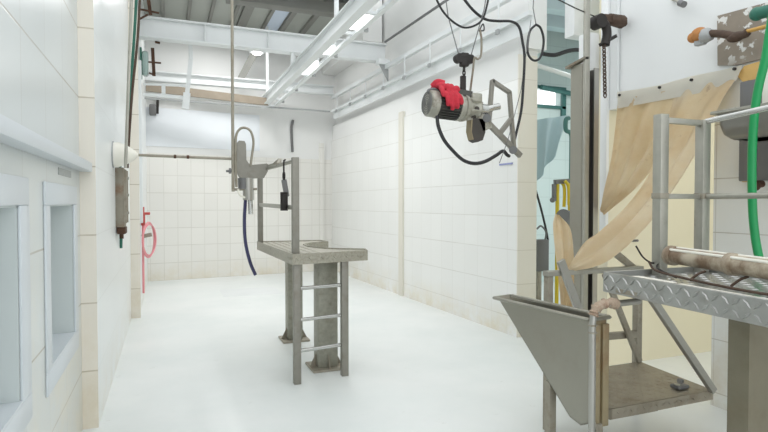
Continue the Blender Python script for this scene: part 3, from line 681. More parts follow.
# red glove over the motor
gl = MB()
def onm(px_, s, out=0.0):   # point on the motor skin: px_ along, angle s from the top towards the front
    n_ = V(0, -1, 0) * math.sin(s) + V(0, 0, 1) * math.cos(s)
    return A + dr * px_ + n_ * (R + .012 + out)
rng = random.Random(3)
for i in range(7):
    for j in range(5 if i < 5 else 0):
        s_ = -.35 + i * .23
        gl.ball(onm(.085 + .027 * j + .008 * i, s_, .012 + .022 * rng.random()), .026 + .008 * rng.random(), 1, 1, 1, 10)
for i, (u, L) in enumerate(((.118, 1.80), (.160, 2.0), (.202, 1.88), (.240, 1.62))):
    gl.tube(smooth([onm(u - .03, .8, .012), onm(u - .012, 1.2, .026), onm(u, L - .2, .02), onm(u + .004, L, .014)], 4), [.019] * 10 + [.018, .016, .012], 10)
gl.tube(smooth([onm(.09, .5, .02), onm(.075, .95, .03), onm(.082, 1.3, .02)], 4), [.02] * 7 + [.017, .013], 10)
gl.tube(smooth([onm(.07, -.25, .03), onm(.10, -.05, .06), onm(.15, .1, .05)], 4), [.03] * 9, 10)
glove = gl.build('glove', 'red', smooth_ang=0)
md = glove.modifiers.new('fuse', 'REMESH'); md.mode = 'VOXEL'; md.voxel_size = .006; md.use_smooth_shade = True
md = glove.modifiers.new('soften', 'SMOOTH'); md.iterations = 1; md.factor = .4
tag(glove, 'red work glove lying over the hanging motor', 'glove')

# ================================================================== RIGHT WORK PLATFORM
RP = thing('raised_platform', 'tread-plate work platform with railing at the right picture edge', 'platform', (2.7, 1.8, 0))
TZ = 1.2
dk = [V(2.355, 2.452, TZ), V(2.27, .95, TZ), V(3.12, .90, TZ), V(3.16, 2.44, TZ)]
m = MB(); m.prism([p + V(0, 0, -.03) for p in dk], (0, 0, -.02))
m.lugs((2.37, 1.0, TZ - .03), (0, 1, 0), (1, 0, 0), (0, 0, 1), 1.4, .74, .06, .04, .012, .004)
m.build('deck_plate', 'tread', RP)
for i, nm in ((0, 'side_strip'), (3, 'end_strip'), (2, 'side_strip')):
    a, b = dk[i], dk[(i + 1) % 4]
    m = MB(); m.bar(a + V(0, 0, -.055), b + V(0, 0, -.055), .014, .115, bev=.002)
    d = (b - a).normalized(); n_ = V(d.y, -d.x, 0)
    out = n_ if i != 0 else n_
    c_ = (dk[0] + dk[2]) / 2
    if (a - c_).dot(out) < 0: out = -out
    m.lugs(a + out * .0072 + V(0, 0, -.108), d, (0, 0, 1), out, (b - a).length, .104, .05, .056, .017, .007)
    m.build(nm, 'tread', RP)
m = MB(); m.bar(V(2.36, 2.35, 1.11), V(2.30, .95, 1.11), .04, .03); m.bar(V(2.42, 2.40, 1.11), V(3.1, 2.40, 1.11), .04, .03); m.build('under_frame', 'galv_old', RP)
m = MB(); m.box((2.435, 1.655, 0), (2.66, 1.665, 1.125)); m.box((2.435, 1.665, 0), (2.447, 1.755, 1.125)); m.box((2.648, 1.665, 0), (2.66, 1.755, 1.125)); m.box((2.447, 1.665, .0), (2.648, 1.675, 1.125)); m.build('leg', 'dark_stainless', RP)
MB().box((2.38, 1.60, 0), (2.72, 1.81, .015)).build('base_plate', 'galv_old', RP)
MB().box((2.93, 1.66, 0), (3.05, 1.76, 1.125), .004).build('leg', 'stainless', RP)
p1, p2 = V(2.735, 2.405, 0), V(3.085, 2.405, 0)
m = MB().box((p1.x - .032, p1.y - .03, 1.125), (p1.x + .032, p1.y + .03, 2.125), .004); m.build('rail_post', 'galv', RP)
m = MB().box((p2.x - .032, p2.y - .03, 1.125), (p2.x + .032, p2.y + .03, 2.11), .004); m.build('rail_post', 'galv', RP)
MB().box((p1.x + .03, p1.y - .018, 2.075), (p2.x - .03, p1.y + .018, 2.108), .003).build('top_rail', 'galv', RP)
MB().box((p1.x + .03, p1.y - .015, 1.625), (p2.x - .03, p1.y + .015, 1.655), .003).build('middle_rail', 'galv', RP)
MB().cyl((p2.x, p2.y - .02, 2.10), (3.08, 1.0, 2.19), .018, 14).build('top_rail', 'stainless_light', RP, label='bright chrome top rail')
MB().cyl((p2.x, p2.y - .02, 1.64), (3.08, 1.0, 1.645), .017, 14).build('middle_rail', 'galv', RP)
for p in (p1, p2): MB().box((p.x - .036, p.y - .034, 1.625), (p.x + .036, p.y + .034, 1.66), .004).build('rail_clip', 'galv_old', RP)

# things lying on the right platform
r = thing('plastic_pipe', 'soiled beige plastic pipe with collars lying along the right platform', 'pipe', (2.55, 1.7, 1.25))
a, b = V(2.69, 2.30, 1.30), V(2.425, 1.25, 1.30); d = (b - a).normalized()
MB().cyl(a + d * .01, b, .046, 22).build('pipe', 'plastic_pipe', r)
for t in (.0, .45): MB().tube([a + d * t, a + d * (t + .01), a + d * (t + .05), a + d * (t + .06)], [.049, .056, .056, .049], 22).build('collar', 'plastic_pipe', r)
e = d.cross(V(0, 0, 1))
for s, w in ((-.7, .014), (.15, .012), (.9, .014)):
    n_ = (V(0, 0, 1) * math.cos(s) - e * math.sin(s))
    MB().cyl(a + n_ * .047 + d * .05, b + n_ * .047, w * .55, 8).build('ridge', 'off_white', r)
r = thing('bent_rod', 'rusty bent steel rod with hooks lying under the beige pipe', 'rod', (2.5, 1.9, 1.16))
MB().curve([(2.60, 2.36, 1.26), (2.59, 2.30, 1.215), (2.52, 2.05, 1.205), (2.46, 1.75, 1.20), (2.40, 1.45, 1.205), (2.37, 1.2, 1.20)], .0065, 8).build('rod', 'dark_rust', r)
for t in (2.02, 1.80): MB().curve([(2.51, t, 1.20), (2.53, t - .03, 1.235), (2.56, t - .05, 1.252)], .0065, 8).build('hook', 'dark_rust', r)
tag(MB().curve([(2.564, 2.420, 1.347), (2.619, 2.420, 1.280), (2.691, 2.420, 1.242), (2.733, 2.400, 1.248), (2.665, 2.36, 1.22), (2.63, 2.2, 1.185)], .005, 8).build('loose_wire', 'black_iron'), 'thin dark cord curving up from the far corner of the right platform', 'cord')
for (q, lab) in (([(2.46, 2.33, 1.182), (2.44, 2.06, 1.182)], 'white plastic strip lying at the far front edge of the right platform'), ([(2.42, 2.02, 1.182), (2.36, 1.25, 1.182)], 'longer white plastic strip lying along the front edge of the right platform')):
    tag(MB().bar(V(*q[0]), V(*q[1]), .06, .012, bev=.004).build('plastic_strip', 'off_white'), lab, 'strip', 'white strips on the right platform')

# --- low step platform with frame behind it
LP_ = thing('step_platform', 'low tread-plate step platform under the tan curtain', 'platform', (2.85, 2.75, 0))
q = [V(2.40, 2.43, .4), V(3.245, 2.44, .4), V(3.315, 3.08, .4), V(2.44, 3.08, .4)]
m = MB(); m.prism(q, (0, 0, -.016)); m.lugs((2.42, 2.45, .4), (1, 0, 0), (0, 1, 0), (0, 0, 1), .82, .6, .05, .036, .011, .003); m.build('deck_plate', 'tread_dull', LP_)
m = MB()
for i in range(4): m.bar(q[i] + V(0, 0, -.03), q[(i + 1) % 4] + V(0, 0, -.03), .01, .06, bev=0)
m.lugs(V(2.42, 2.424, .345), (1, 0, 0), (0, 0, 1), (0, -1, 0), .82, .055, .05, .03, .011, .003)
m.build('edge_strip', 'tread_dull', LP_)
MB().bar((2.40, 2.46, .345), (2.78, 2.46, .345), .04, .03).build('under_bar', 'galv_old', LP_)
fr_ = 'galv_old'
MB().box((3.285, 3.08, 0), (3.335, 3.13, 1.09), .003).build('rear_post', fr_, LP_)
MB().box((2.46, 3.08, 0), (2.505, 3.13, 1.09), .003).build('rear_post', fr_, LP_)
MB().box((2.45, 3.07, 1.09), (3.335, 3.13, 1.125), .003).build('top_bar', 'galv', LP_)
MB().bar((2.94, 3.10, .62), (3.29, 3.10, .61), .04, .05).build('cross_bar', fr_, LP_)
MB().bar((2.945, 3.06, 1.09), (3.29, 3.06, .41), .025, .045, (1, 0, .5)).build('diagonal_brace', fr_, LP_)
MB().bar((2.545, 3.055, 1.20), (2.90, 3.055, .41), .025, .06, (1, 0, .5)).build('diagonal_brace', 'stainless', LP_)
MB().bar((3.0, 3.14, 1.305), (3.31, 3.14, 1.10), .03, .05, (1, 0, 1)).build('upper_brace', fr_, LP_)
MB().bar((2.64, 2.415, 1.085), (3.235, 2.425, .40), .035, .045, (1, 0, 1)).build('front_brace', 'stainless', LP_)
r = thing('metal_clamp', 'small dark metal clamp lying on the low step platform', 'clamp', (3.065, 2.542, 0.410))
cx, cy, cz = (3.071, 2.539, 0.410)
m = MB(); m.box((cx - .05, cy - .04, .404), (cx + .05, cy + .03, .43), .01); m.curve([(cx + .02, cy, .42), (cx + .06, cy + .05, .43), (cx + .10, cy + .06, .418)], .014, 8); m.build('clamp_body', 'dull_grey', r)
m = MB().cyl((cx - .03, cy - .01, .43), (cx - .03, cy - .01, .436), .018, 10); m.build('bolt', 'galv', r)

# --- stainless hopper
HP = thing('hopper', 'stainless steel wedge-shaped hopper below the right platform', 'hopper', (2.2, 2.8, 0))
HZ = .95
N0, N1, N2, N3 = V(2.082, 3.165, HZ), V(2.180, 2.373, HZ), V(2.345, 2.395, HZ), V(2.250, 3.20, HZ)
def low(p, z): return V(p.x, p.y, z)
# profile along the long side: far top, near top, near bottom, break, sloping back
def prof(pn, pf, inset=0):
    d = pf - pn
    return [low(pf, HZ), low(pn, HZ), low(pn, .365), low(pn + d * .10, .325), low(pn + d * .20, .345)]
ins = (N2 - N1).normalized() * .028
side = [p + ins for p in prof(N1, N0)]; side2 = [p - ins for p in prof(N2, N3)]
th_ = (N2 - N1).normalized() * .006
MB().prism(side, th_).build('side_panel', 'hopper_steel', HP)
MB().prism(side2, -th_).build('side_panel', 'hopper_steel', HP)
d_ = (N1 - N0).normalized()
MB().prism([side[1], side2[1], side2[2], side[2]], -d_ * .006).build('end_panel', 'tan_steel', HP)
m = MB()
for i, j in ((2, 3), (3, 4), (4, 0)): m.prism([side[i], side2[i], side2[j], side[j]], (0, 0, .008))
m.build('sloped_bottom', 'hopper_steel', HP)
m = MB()
R4 = [N0 + V(0, .012, 0), N1, N2, N3 + V(0, .012, 0)]
for i in range(4):
    a, b = R4[i], R4[(i + 1) % 4]
    m.bar(a, b, .022, .02, bev=.004)
    m.bar(a + V(0, 0, .0), b, .03, .008, bev=.002)
m.build('rim', 'hopper_steel', HP)
m = MB(); nb = N1 + ins * .8 - d_ * .0; m.box((N1.x + .03, N1.y - .02, .34), (N1.x + .06, N1.y + .002, .92), .003); m.box((N2.x - .075, N2.y - .03, .34), (N2.x - .03, N2.y + .0, .92), .003); m.build('corner_angle', 'tan_steel', HP)
MB().box((2.175, 2.70, 0), (2.225, 2.75, .50), .003).build('leg', 'galv_old', HP)
MB().box((2.27, 2.40, .0), (2.31, 2.44, .34), .003).build('leg', 'galv_old', HP)
m = MB(); m.box((2.21, 2.34, .30), (2.25, 2.375, .37), .006); m.curve([(2.19, 2.36, .40), (2.185, 2.33, .38), (2.2, 2.33, .33)], .008, 6); m.build('drain_fitting', 'galv_old', HP)
for y in (2.95, 2.98):
    pass
r = thing('standpipe', 'grey upright pipe with crusted elbow beside the hopper end', 'pipe', (2.17, 2.33, .33))
MB().curve([(2.166, 2.335, .33), (2.166, 2.335, .7), (2.166, 2.335, .96), (2.20, 2.335, 1.015), (2.235, 2.335, 1.04), (2.30, 2.345, 1.04), (2.40, 2.37, 1.03), (2.55, 2.38, 1.03)], .019, 12).build('pipe', 'stainless', r)
m = MB(); random.seed(8)
pts = smooth([(2.168, 2.335, .98), (2.188, 2.335, 1.02), (2.24, 2.335, 1.042), (2.30, 2.345, 1.042), (2.355, 2.36, 1.03)], 6)
m.tube(pts, [.019 + .014 * random.random() for _ in pts], 10); m.build('crusted_wrap', 'crust', r)
for dz in (.93, .89): MB().tube([(2.166 + .021 * math.cos(a), 2.335 + .021 * math.sin(a), dz) for a in [2 * PI * j / 12 for j in range(12)]], .005, 6, closed=True).build('hose_clip', 'galv_old', r)
tag(MB().cyl((2.166, 2.335, 0), (2.166, 2.335, .33), .012, 10).build('pipe_stub', 'galv_old'), 'thin pipe stub standing on the floor under the grey upright pipe', 'pipe')

# ================================================================== STEEL COLUMN, PULLEY, CURTAIN
sc = thing('steel_column', 'tall stainless steel column beside the tan curtain', 'column', (3.5, 3.95, 0))
CY = 3.86; cz1 = 2.84
MB().box((3.44, CY, 0), (3.452, 4.01, cz1)).build('side_plate', 'hopper_steel', sc)
m = MB(); m.box((3.452, CY, 0), (3.50, CY + .012, cz1)); m.build('front_flange', 'stainless', sc)
m = MB(); m.box((3.575, CY, 0), (3.63, CY + .012, cz1 - .03)); m.box((3.618, CY + .012, 0), (3.63, 4.01, cz1 - .03)); m.build('rear_flange', 'stainless', sc)
MB().box((3.452, 3.998, 0), (3.618, 4.01, cz1)).build('shaded_web', 'black_iron', sc)  # black web: shade inside the open channel put into its colour
m = MB(); m.prism([V(3.40, 4.04, cz1 - .015), V(3.40, 4.04, cz1 + .005), V(3.43, 3.83, cz1 + .05), V(3.43, 3.83, cz1 + .03)], (.05, 0, 0)); m.build('cap', 'rust_grey', sc)
tag(MB().box((3.442, CY - .03, 0), (3.497, CY - .001, 3.75), .004).build('guide_post', 'galv'), 'slim grey upright rising past the top of the steel column', 'post')
tag(MB().box((3.983, 4.600, 3.359), (4.45, 4.75, 5.495), .01).build('white_box', 'panel'), 'white boxed duct high behind the steel column', 'duct')
tag(MB().box((3.87, 4.255, 2.92), (4.14, 4.4, 3.28), .006).build('white_block', 'panel'), 'white block behind the pulley above the steel column', 'block')
pu = thing('winch_pulley', 'black greasy winch pulley on a rusty bracket above the curtain', 'pulley', (3.7, 3.9, 2.95))
a = V(*(3.600, 3.850, 3.218))
MB().cyl(a + V(0, -.05, 0), a + V(0, .05, 0), .062, 18).build('wheel', 'black_iron', pu)
MB().curve([a + V(.0, 0, .03), V(*(3.681, 3.850, 3.201)), V(*(3.705, 3.850, 3.123)), V(*(3.683, 3.850, 3.022))], .04, 10).build('grease_cover', 'black_iron', pu)
m = MB(); m.bar((3.693, 3.900, 3.271), (3.979, 3.900, 3.279), .07, .09, bev=.02); m.tube([V(*(3.775, 3.900, 3.281)), V(*(3.930, 3.900, 3.273))], [.05, .06], 12); m.build('bracket', 'dark_rust', pu)
MB().bar((3.654, 3.880, 3.027), (3.840, 3.880, 3.129), .03, .03).build('lever', 'black_iron', pu)
m = MB()
c0 = V(*(3.672, 3.850, 3.012)); c1 = V(*(3.689, 3.850, 2.575))
for i in range(14):
    p = c0 + (c1 - c0) * (i / 13)
    m.tube([p + (V(.016 * math.cos(t), 0, 0) if i % 2 else V(0, .016 * math.cos(t), 0)) + V(0, 0, .026 * math.sin(t)) for t in [2 * PI * j / 8 for j in range(8)]], .006, 5, closed=True)
m.build('chain', 'dark_rust', pu)
tag(MB().tube([(3.104, 3.850, 3.370), (3.342, 3.850, 3.308), (3.577, 3.850, 3.259)], .006, 6).build('winch_cable', 'black'), 'black cable running from the top edge to the winch pulley', 'cable')
tag(MB().cyl((3.985, 4.0, 2.60), (3.985, 4.0, 4.2), .014, 8).build('wall_conduit', 'white_steel'), 'thin white pipe on the white panel wall right of the winch pulley', 'pipe')

# curtain strip, bolts, sheet
cs = thing('curtain', 'tan stained plastic curtain swept down to the frame by the steel column', 'curtain', (3.9, 3.4, 2.4))
ST = [(3.950, 3.957, 2.487), (3.950, 3.746, 2.485), (3.950, 3.509, 2.480), (3.950, 3.181, 2.475), (3.950, 2.942, 2.473), (3.950, 2.812, 2.515), (3.950, 2.776, 2.595)]
top = [(3.975, 3.997, 2.651), (3.975, 3.772, 2.631), (3.975, 3.533, 2.620), (3.975, 3.204, 2.631), (3.975, 2.963, 2.621), (3.975, 2.836, 2.622), (3.975, 2.790, 2.623)]
m = MB(); m.grid([top, ST]); bmesh.ops.solidify(m.bm, geom=m.bm.faces[:], thickness=.012); m.build('mounting_strip', 'off_white', cs)
for p in ((3.968, 3.953, 2.614), (3.968, 3.506, 2.597), (3.968, 3.198, 2.597), (3.968, 2.838, 2.604)):
    MB().cyl(p, (p[0] - .015, p[1], p[2]), .012, 10).build('bolt', 'black_iron', cs)
def sheet(name, left, right, nt=24, amp=.03, fold=5, ph=0):
    left = smooth(left, 8); right = smooth(right, 8)
    n_ = min(len(left), len(right)); rows = []
    for i in range(n_):
        a, b = left[i], right[i]
        d = b - a; w = d.length
        tn = (left[min(i + 1, n_ - 1)] - left[max(i - 1, 0)]).normalized()
        nn = d.cross(tn); nn = nn.normalized() if nn.length > 1e-6 else V(0, -1, 0)
        s = i / (n_ - 1)
        row = []
        for j in range(nt + 1):
            u = j / nt
            f = math.sin(u * PI * fold + ph + 1.5 * s) * amp * min(1, s * 3) * min(1, w / .25)
            f += .4 * amp * math.sin(u * 17 + s * 9 + ph)
            row.append(a + d * u + nn * f * math.sin(PI * min(1, max(0, u * 1.0))) ** .5 if 0 < u < 1 else a + d * u)
        rows.append(row)
    m = MB(); m.grid(rows); bmesh.ops.solidify(m.bm, geom=m.bm.faces[:], thickness=.006)
    return m.build(name, 'curtain', cs, smooth_ang=75)
sheet('upper_sheet', [V(*(3.975, 3.983, 2.573)), V(*(3.930, 3.971, 2.287)), V(*(3.860, 3.946, 2.001)), V(*(3.750, 3.915, 1.720)), V(*(3.680, 3.882, 1.536))],
      [V(*(3.975, 3.185, 2.546)), V(*(3.930, 3.273, 2.282)), V(*(3.860, 3.402, 1.978)), V(*(3.750, 3.547, 1.729)), V(*(3.660, 3.818, 1.492))], amp=.035, fold=7)
sheet('swept_sheet', [V(*(3.970, 3.348, 2.528)), V(*(3.850, 3.357, 2.207)), V(*(3.620, 3.285, 1.849)), V(*(3.350, 3.245, 1.592)), V(*(3.020, 3.189, 1.390)), V(*(2.850, 3.167, 1.306)), V(*(2.660, 3.114, 1.136))],
      [V(*(3.972, 2.817, 2.547)), V(*(3.850, 2.850, 2.367)), V(*(3.620, 2.821, 2.057)), V(*(3.320, 2.798, 1.712)), V(*(3.020, 2.776, 1.430)), V(*(2.800, 2.898, 1.195)), V(*(2.650, 3.102, 1.110))], amp=.03, fold=4, ph=1)
sheet('hanging_tail', [V(*(2.694, 3.300, 1.518)), V(*(2.676, 3.300, 1.429)), V(*(2.680, 3.280, 1.251)), V(*(2.684, 3.250, 1.068)), V(*(2.714, 3.250, 0.806)), V(*(2.717, 3.250, 0.507))],
      [V(*(2.747, 3.320, 1.510)), V(*(2.852, 3.320, 1.410)), V(*(2.869, 3.300, 1.243)), V(*(2.850, 3.270, 1.058)), V(*(2.843, 3.270, 0.793)), V(*(2.790, 3.270, 0.495))], amp=.03, fold=3, ph=2)

# fittings on the cream wall
tag(MB().cyl((4.251, 4.100, 1.224), (4.262, 4.000, 1.235), .012, 8).build('wall_pin', 'dull_grey'), 'small dark pin sticking out of the cream wall', 'pin')
# plate, trough, spray lance, hose
tag(MB().prism([(3.975, 2.994, 3.048), (3.975, 2.609, 3.024), (3.975, 2.462, 3.015), (3.975, 2.455, 2.647), (3.975, 2.602, 2.636), (3.975, 2.844, 2.632), (3.975, 2.984, 2.664)], (.02, 0, 0)).build('flaking_plate', 'flaking'), 'grey metal plate with flaking white paint on the upper right wall', 'plate')
tag(MB().prism([(3.980, 2.778, 2.613), (3.980, 2.591, 2.626), (3.980, 2.395, 2.632), (3.980, 2.391, 2.403), (3.980, 2.747, 2.504), (3.980, 2.742, 1.755), (3.980, 2.780, 1.756), (3.980, 2.784, 2.497), (3.980, 2.830, 2.551)], (.02, 0, 0)).build('foam_patch', 'foam'), 'orange-yellow patch of foam on the wall below the flaking plate', 'foam')
pb = thing('wall_box', 'dark grey panel on the right wall behind the green hose', 'panel', (3.95, 2.5, 2.0))
MB().box((3.93, 1.9, 1.76), (4.0, 2.775, 2.49), .01).build('housing', 'dull_grey', pb)
MB().box((3.91, 2.52, 2.29), (3.93, 2.60, 2.55), .01).build('white_tag', 'off_white', pb)
m = MB(); m.cyl((3.93, 2.60, 1.735), (3.86, 2.60, 1.735), .025, 12); m.ball((3.86, 2.60, 1.72), .035); m.build('tap', 'rust', pb)
tr = thing('steel_trough', 'grey steel trough fixed to the right wall behind the chrome rail', 'trough', (3.7, 2.0, 2.02))
secs = []
prof_ = [(3.44, 2.20), (3.455, 2.12), (3.50, 2.05), (3.57, 2.025), (3.82, 2.025), (3.87, 2.05), (3.905, 2.12), (3.915, 2.20)]
rows = []
for y, sc_ in ((2.60, .80), (2.585, .92), (2.55, 1.0), (1.2, 1.0)):
    rows.append([(3.69 + (x - 3.69) * sc_, y, 2.2 + (z - 2.2) * sc_) for x, z in prof_])
m = MB(); m.grid(rows); m.bm.faces.new([v for v in m.bm.verts[:8]]); bmesh.ops.solidify(m.bm, geom=m.bm.faces[:], thickness=.008); m.build('basin', 'stainless', tr)
m = MB(); m.bar((3.43, 2.61, 2.205), (3.43, 1.2, 2.205), .03, .02); m.bar((3.43, 2.61, 2.205), (3.925, 2.61, 2.205), .03, .02); m.bar((3.91, 2.61, 2.205), (3.91, 1.2, 2.205), .03, .02); m.build('rim', 'galv', tr)
m = MB()
for y in (2.45, 1.5): m.bar((3.44, y, 2.215), (3.93, y, 2.215), .03, .015)
m.build('wall_bracket', 'galv', tr)
sl = thing('spray_lance', 'rod with orange sponge head and dark wrapping jutting from the right wall', 'lance', (3.75, 2.7, 2.8))
h0, h1 = V(*(3.800, 3.059, 2.889)), V(*(3.800, 2.949, 2.861))
m = MB(); m.ball(h0 + V(0, -.055, .0), .056, .95, 1.15, .95); m.ball(h0 + V(0, .0, -.01), .04); m.build('sponge_head', 'orange', sl)
m = MB(); m.tube([h0 + V(.01, -.095, 0), h1 + V(0, .0, 0), h1 + V(0, -.04, 0), V(*(3.800, 2.900, 2.863))], [.05, .058, .042, .02], 14); m.box(h0 + V(-.02, -.10, -.085), h0 + V(.03, -.02, -.04), .01); m.build('nozzle', 'grey_steel', sl)
m = MB(); m.curve([V(*(3.800, 2.908, 2.869)), V(*(3.800, 2.821, 2.840)), V(*(3.800, 2.729, 2.799)), V(*(3.800, 2.656, 2.789)), V(*(3.800, 2.628, 2.802))], .028, 12); m.ball(V(*(3.800, 2.714, 2.788)), .045, .8, 1.5, .8); m.build('wrapping', 'dark_rust', sl)
MB().cyl((3.800, 2.649, 2.805), (3.800, 2.351, 2.796), .014, 10).build('stick', 'yellow_wood', sl)
MB().cyl((3.800, 2.663, 2.795), (3.975, 2.809, 2.864), .014, 10).build('wall_pin', 'rust', sl)
gh = thing('green_hose', 'bright green hose hanging in front of the railing from a green tap', 'hose', (3.3, 2.2, 1.2))
MB().curve([(3.300, 2.131, 2.736), (3.300, 2.151, 2.615), (3.300, 2.177, 2.446), (3.300, 2.216, 2.277), (3.300, 2.237, 2.101), (3.300, 2.245, 1.861), (3.300, 2.238, 1.588), (3.300, 2.220, 1.407), (3.280, 2.180, 1.272), (3.250, 2.123, 1.120)], .024, 12, 8).build('hose', 'green', gh)
m = MB(); m.cyl((3.400, 2.303, 2.769), (3.400, 2.207, 2.762), .038, 14); m.ball((3.400, 2.297, 2.767), .042); m.build('tap', 'dark_green', gh)
MB().cyl((3.400, 2.219, 2.766), (4.0, 2.14, 2.75), .025, 12).build('feed_pipe', 'dark_green', gh)

r = thing('wall_spout', 'short grey pipe end on the upper white wall right of the winch', 'pipe', (3.900, 3.262, 3.236))
MB().cyl((3.990, 3.415, 3.334), (3.900, 3.252, 3.225), .016, 10).build('pipe', 'galv', r)
MB().cyl((3.900, 3.262, 3.228), (3.880, 3.208, 3.195), .026, 12).build('pipe_end', 'dull_grey', r)

# ================================================================== ROOM BEYOND THE OPENING
for i, (z, y, lab) in enumerate(((4.30, 5.6, 'pale blue-grey beam crossing the room beyond the opening, nearest one'), (4.55, 6.8, 'pale blue-grey beam crossing the room beyond the opening, middle one'), (4.75, 8.0, 'pale blue-grey beam crossing the room beyond the opening, farthest one'))):
    tag(MB().box((4.16, y, z), (9.4, y + .22, z + .34), .01).build('room_beam', 'blue_white'), lab, 'beam', 'beams of the room beyond the opening')
tag(MB().box((4.6, 4.7, 5.12), (5.1, 8.9, 5.4), .01).build('room_girder', 'grey_steel'), 'grey girder running lengthways in the room beyond the opening', 'beam')
tag(MB().cyl((4.2, 5.7, 3.36), (7.0, 6.2, 3.10), .03, 10).build('room_pipe', 'white_steel'), 'white pipe crossing the room beyond the opening', 'pipe')
tag(MB().curve([(4.291, 5.500, 3.419), (4.472, 5.500, 3.425), (4.670, 5.500, 3.494), (4.858, 5.500, 3.526), (5.051, 5.500, 3.508)], .025, 8).build('room_cable', 'black'), 'thick black cable sagging through the room beyond the opening', 'cable')
tag(MB().cyl((6.893, 8.890, 3.889), (7.684, 8.890, 3.810), .05, 10).build('dark_pipe', 'teal'), 'dark teal pipe above the bright window beyond the opening', 'pipe')
r = thing('teal_pipe', 'dark teal upright pipe with hook top beside the steel column', 'pipe', (5.1, 5.9, 0))
MB().curve([(5.036, 5.900, 2.741), (4.986, 5.900, 2.712), (4.987, 5.900, 2.578), (5.071, 5.900, 2.529), (5.082, 5.900, 2.314), (5.074, 5.900, 1.438), (5.069, 5.900, 1.100)], .03, 10).build('upper_pipe', 'teal', r)
tb = (5.069, 5.900, 1.100)
MB().cyl(tb, (tb[0], tb[1], 0), .03, 10).build('lower_pipe', 'teal', r)
ra = thing('yellow_rack', 'yellow hook rack standing in the room beyond the opening', 'rack', (4.9, 5.8, 0))
a, b = V(*(4.723, 5.800, 1.875)), V(*(4.959, 5.800, 1.891))
MB().bar(a, b, .05, .06).build('top_bar', 'dull_grey', ra)
for px_ in ((4.771, 5.800, 1.875), (4.975, 5.800, 1.905)):
    MB().cyl(px_, (px_[0], px_[1], 0), .025, 10).build('leg', 'yellow', ra)
MB().curve([(4.828, 5.800, 1.876), (4.877, 5.800, 1.824), (4.887, 5.800, 1.706), (4.880, 5.800, 1.547)], .022, 8).build('hook', 'yellow', ra)
MB().curve([(4.851, 5.750, 1.888), (4.909, 5.750, 1.810), (4.919, 5.750, 1.574)], .022, 8).build('hook', 'yellow', ra)
m = MB(); m.bar((4.715, 5.800, 1.848), (4.717, 5.800, 1.626), .05, .04, (1, 0, 0)); m.ball((4.693, 5.800, 1.639), .035); m.build('latch', 'dull_grey', ra)
dr_ = thing('grey_drum', 'grey round drum on a stand beside the steel column', 'drum', (4.7, 5.3, 0))
m = MB(); m.cyl((4.445, 5.300, 1.443), (4.770, 5.500, 1.398), .085, 20); m.build('drum_body', 'dull_grey', dr_)
q_ = (4.624, 5.420, 1.365)
MB().cyl((q_[0], q_[1], 0), (q_[0], q_[1], q_[2] - .02), .03, 10).build('stand', 'galv_old', dr_)
sb = thing('switch_box', 'dark grey switch box on a post just beyond the right wall end', 'box', (4.5, 5.7, 0))
a, b = (4.382, 5.700, 1.130), (4.565, 5.700, 0.726)
MB().box((a[0], 5.7, b[2]), (b[0], 5.82, a[2]), .01).build('box', 'dull_grey', sb)
MB().box((a[0] + .04, 5.74, 0), (a[0] + .10, 5.80, b[2]), .004).build('post', 'galv_old', sb)
MB().curve([(4.369, 5.740, 1.791), (4.448, 5.740, 1.574), (4.528, 5.740, 1.317), (4.585, 5.750, 1.121)], .014, 8).build('rod', 'black', sb)
MB().curve([(4.388, 5.720, 1.269), (4.450, 5.720, 1.306), (4.529, 5.720, 1.228), (4.530, 5.740, 1.111)], .012, 8).build('wire', 'dull_grey', sb)
m = MB(); rows = []
for i in range(8):
    s = i / 7
    a = V(*(4.997, 6.600, 2.811)).lerp(V(*(5.005, 6.600, 1.849)), s); b = V(*(5.652, 6.600, 2.923)).lerp(V(*(5.434, 6.600, 2.390)), s)
    rows.append([a.lerp(b, j / 10) + V(0, .05 * math.sin(j * 1.3 + s), 0) for j in range(11)])
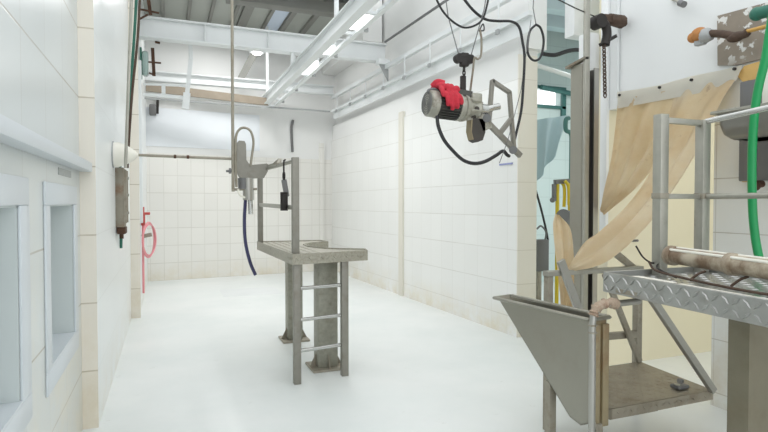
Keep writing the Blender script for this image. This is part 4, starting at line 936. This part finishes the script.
m.grid(rows); bmesh.ops.solidify(m.bm, geom=m.bm.faces[:], thickness=.01)
tag(m.build('plastic_sheet', 'blue_white', smooth_ang=75), 'pale blue plastic sheet hung under the bright window beyond the opening', 'sheet')
# small blue-lettered sticker at the wall end
tag(MB().box((xr(5.75) - .006, 5.50, 2.065), (xr(5.45) + .02, 5.77, 2.085)).build('blue_sticker', 'blue_paint'), 'tiny blue sticker line on the right wall near its end', 'sticker')

# ================================================================== LIGHT, CAMERA
w = bpy.data.worlds.new('sky'); scene.world = w; w.use_nodes = True
bg = w.node_tree.nodes['Background']; bg.inputs['Color'].default_value = (.95, .98, 1.0, 1); bg.inputs['Strength'].default_value = 1.63
def area(name, loc, rot, size, sizey, power, col=(1, 1, 1), spread=PI):
    l = bpy.data.lights.new(name, 'AREA'); l.shape = 'RECTANGLE'; l.size = size; l.size_y = sizey; l.energy = power; l.color = col
    l.spread = spread
    o = bpy.data.objects.new(name, l); COL.objects.link(o); o.location = loc; o.rotation_euler = rot; return o
area('far_fill', (1.3, 10.7, 5.2), (0, 0, 0), 1.5, .4, 52, spread=math.radians(160))  # added fill light to brighten the far end, no visible fixture
area('track_light', (2.10, 8.4, 3.66), (0, 0, 0), .12, 3.0, 34)
area('far_room_fill', (6.6, 6.6, 4.2), (0, 0, 0), 1.5, 1.5, 55, (.95, 1.0, 1.0))  # unseen fill light for the room beyond the opening
area('passage_fill', (5.1, 2.6, 4.1), (0, 0, 0), .8, .8, 2, (1.0, .96, .86))  # weak unseen fill light over the passage

cam = bpy.data.cameras.new('camera'); cam.sensor_width = 36.0; cam.lens = 36.0 * 545 / 768
cam.clip_start = .05
co = bpy.data.objects.new('camera', cam); COL.objects.link(co)
co.location = (0, 0, 1.6)
co.rotation_euler = (math.radians(90 - 1.3664), 0, -math.radians(21.8014))
scene.camera = co
scene.view_settings.view_transform = 'Standard'; scene.view_settings.look = 'None'
scene.view_settings.exposure = 0.0; scene.view_settings.gamma = 1.0
scene.view_settings.use_curve_mapping = False
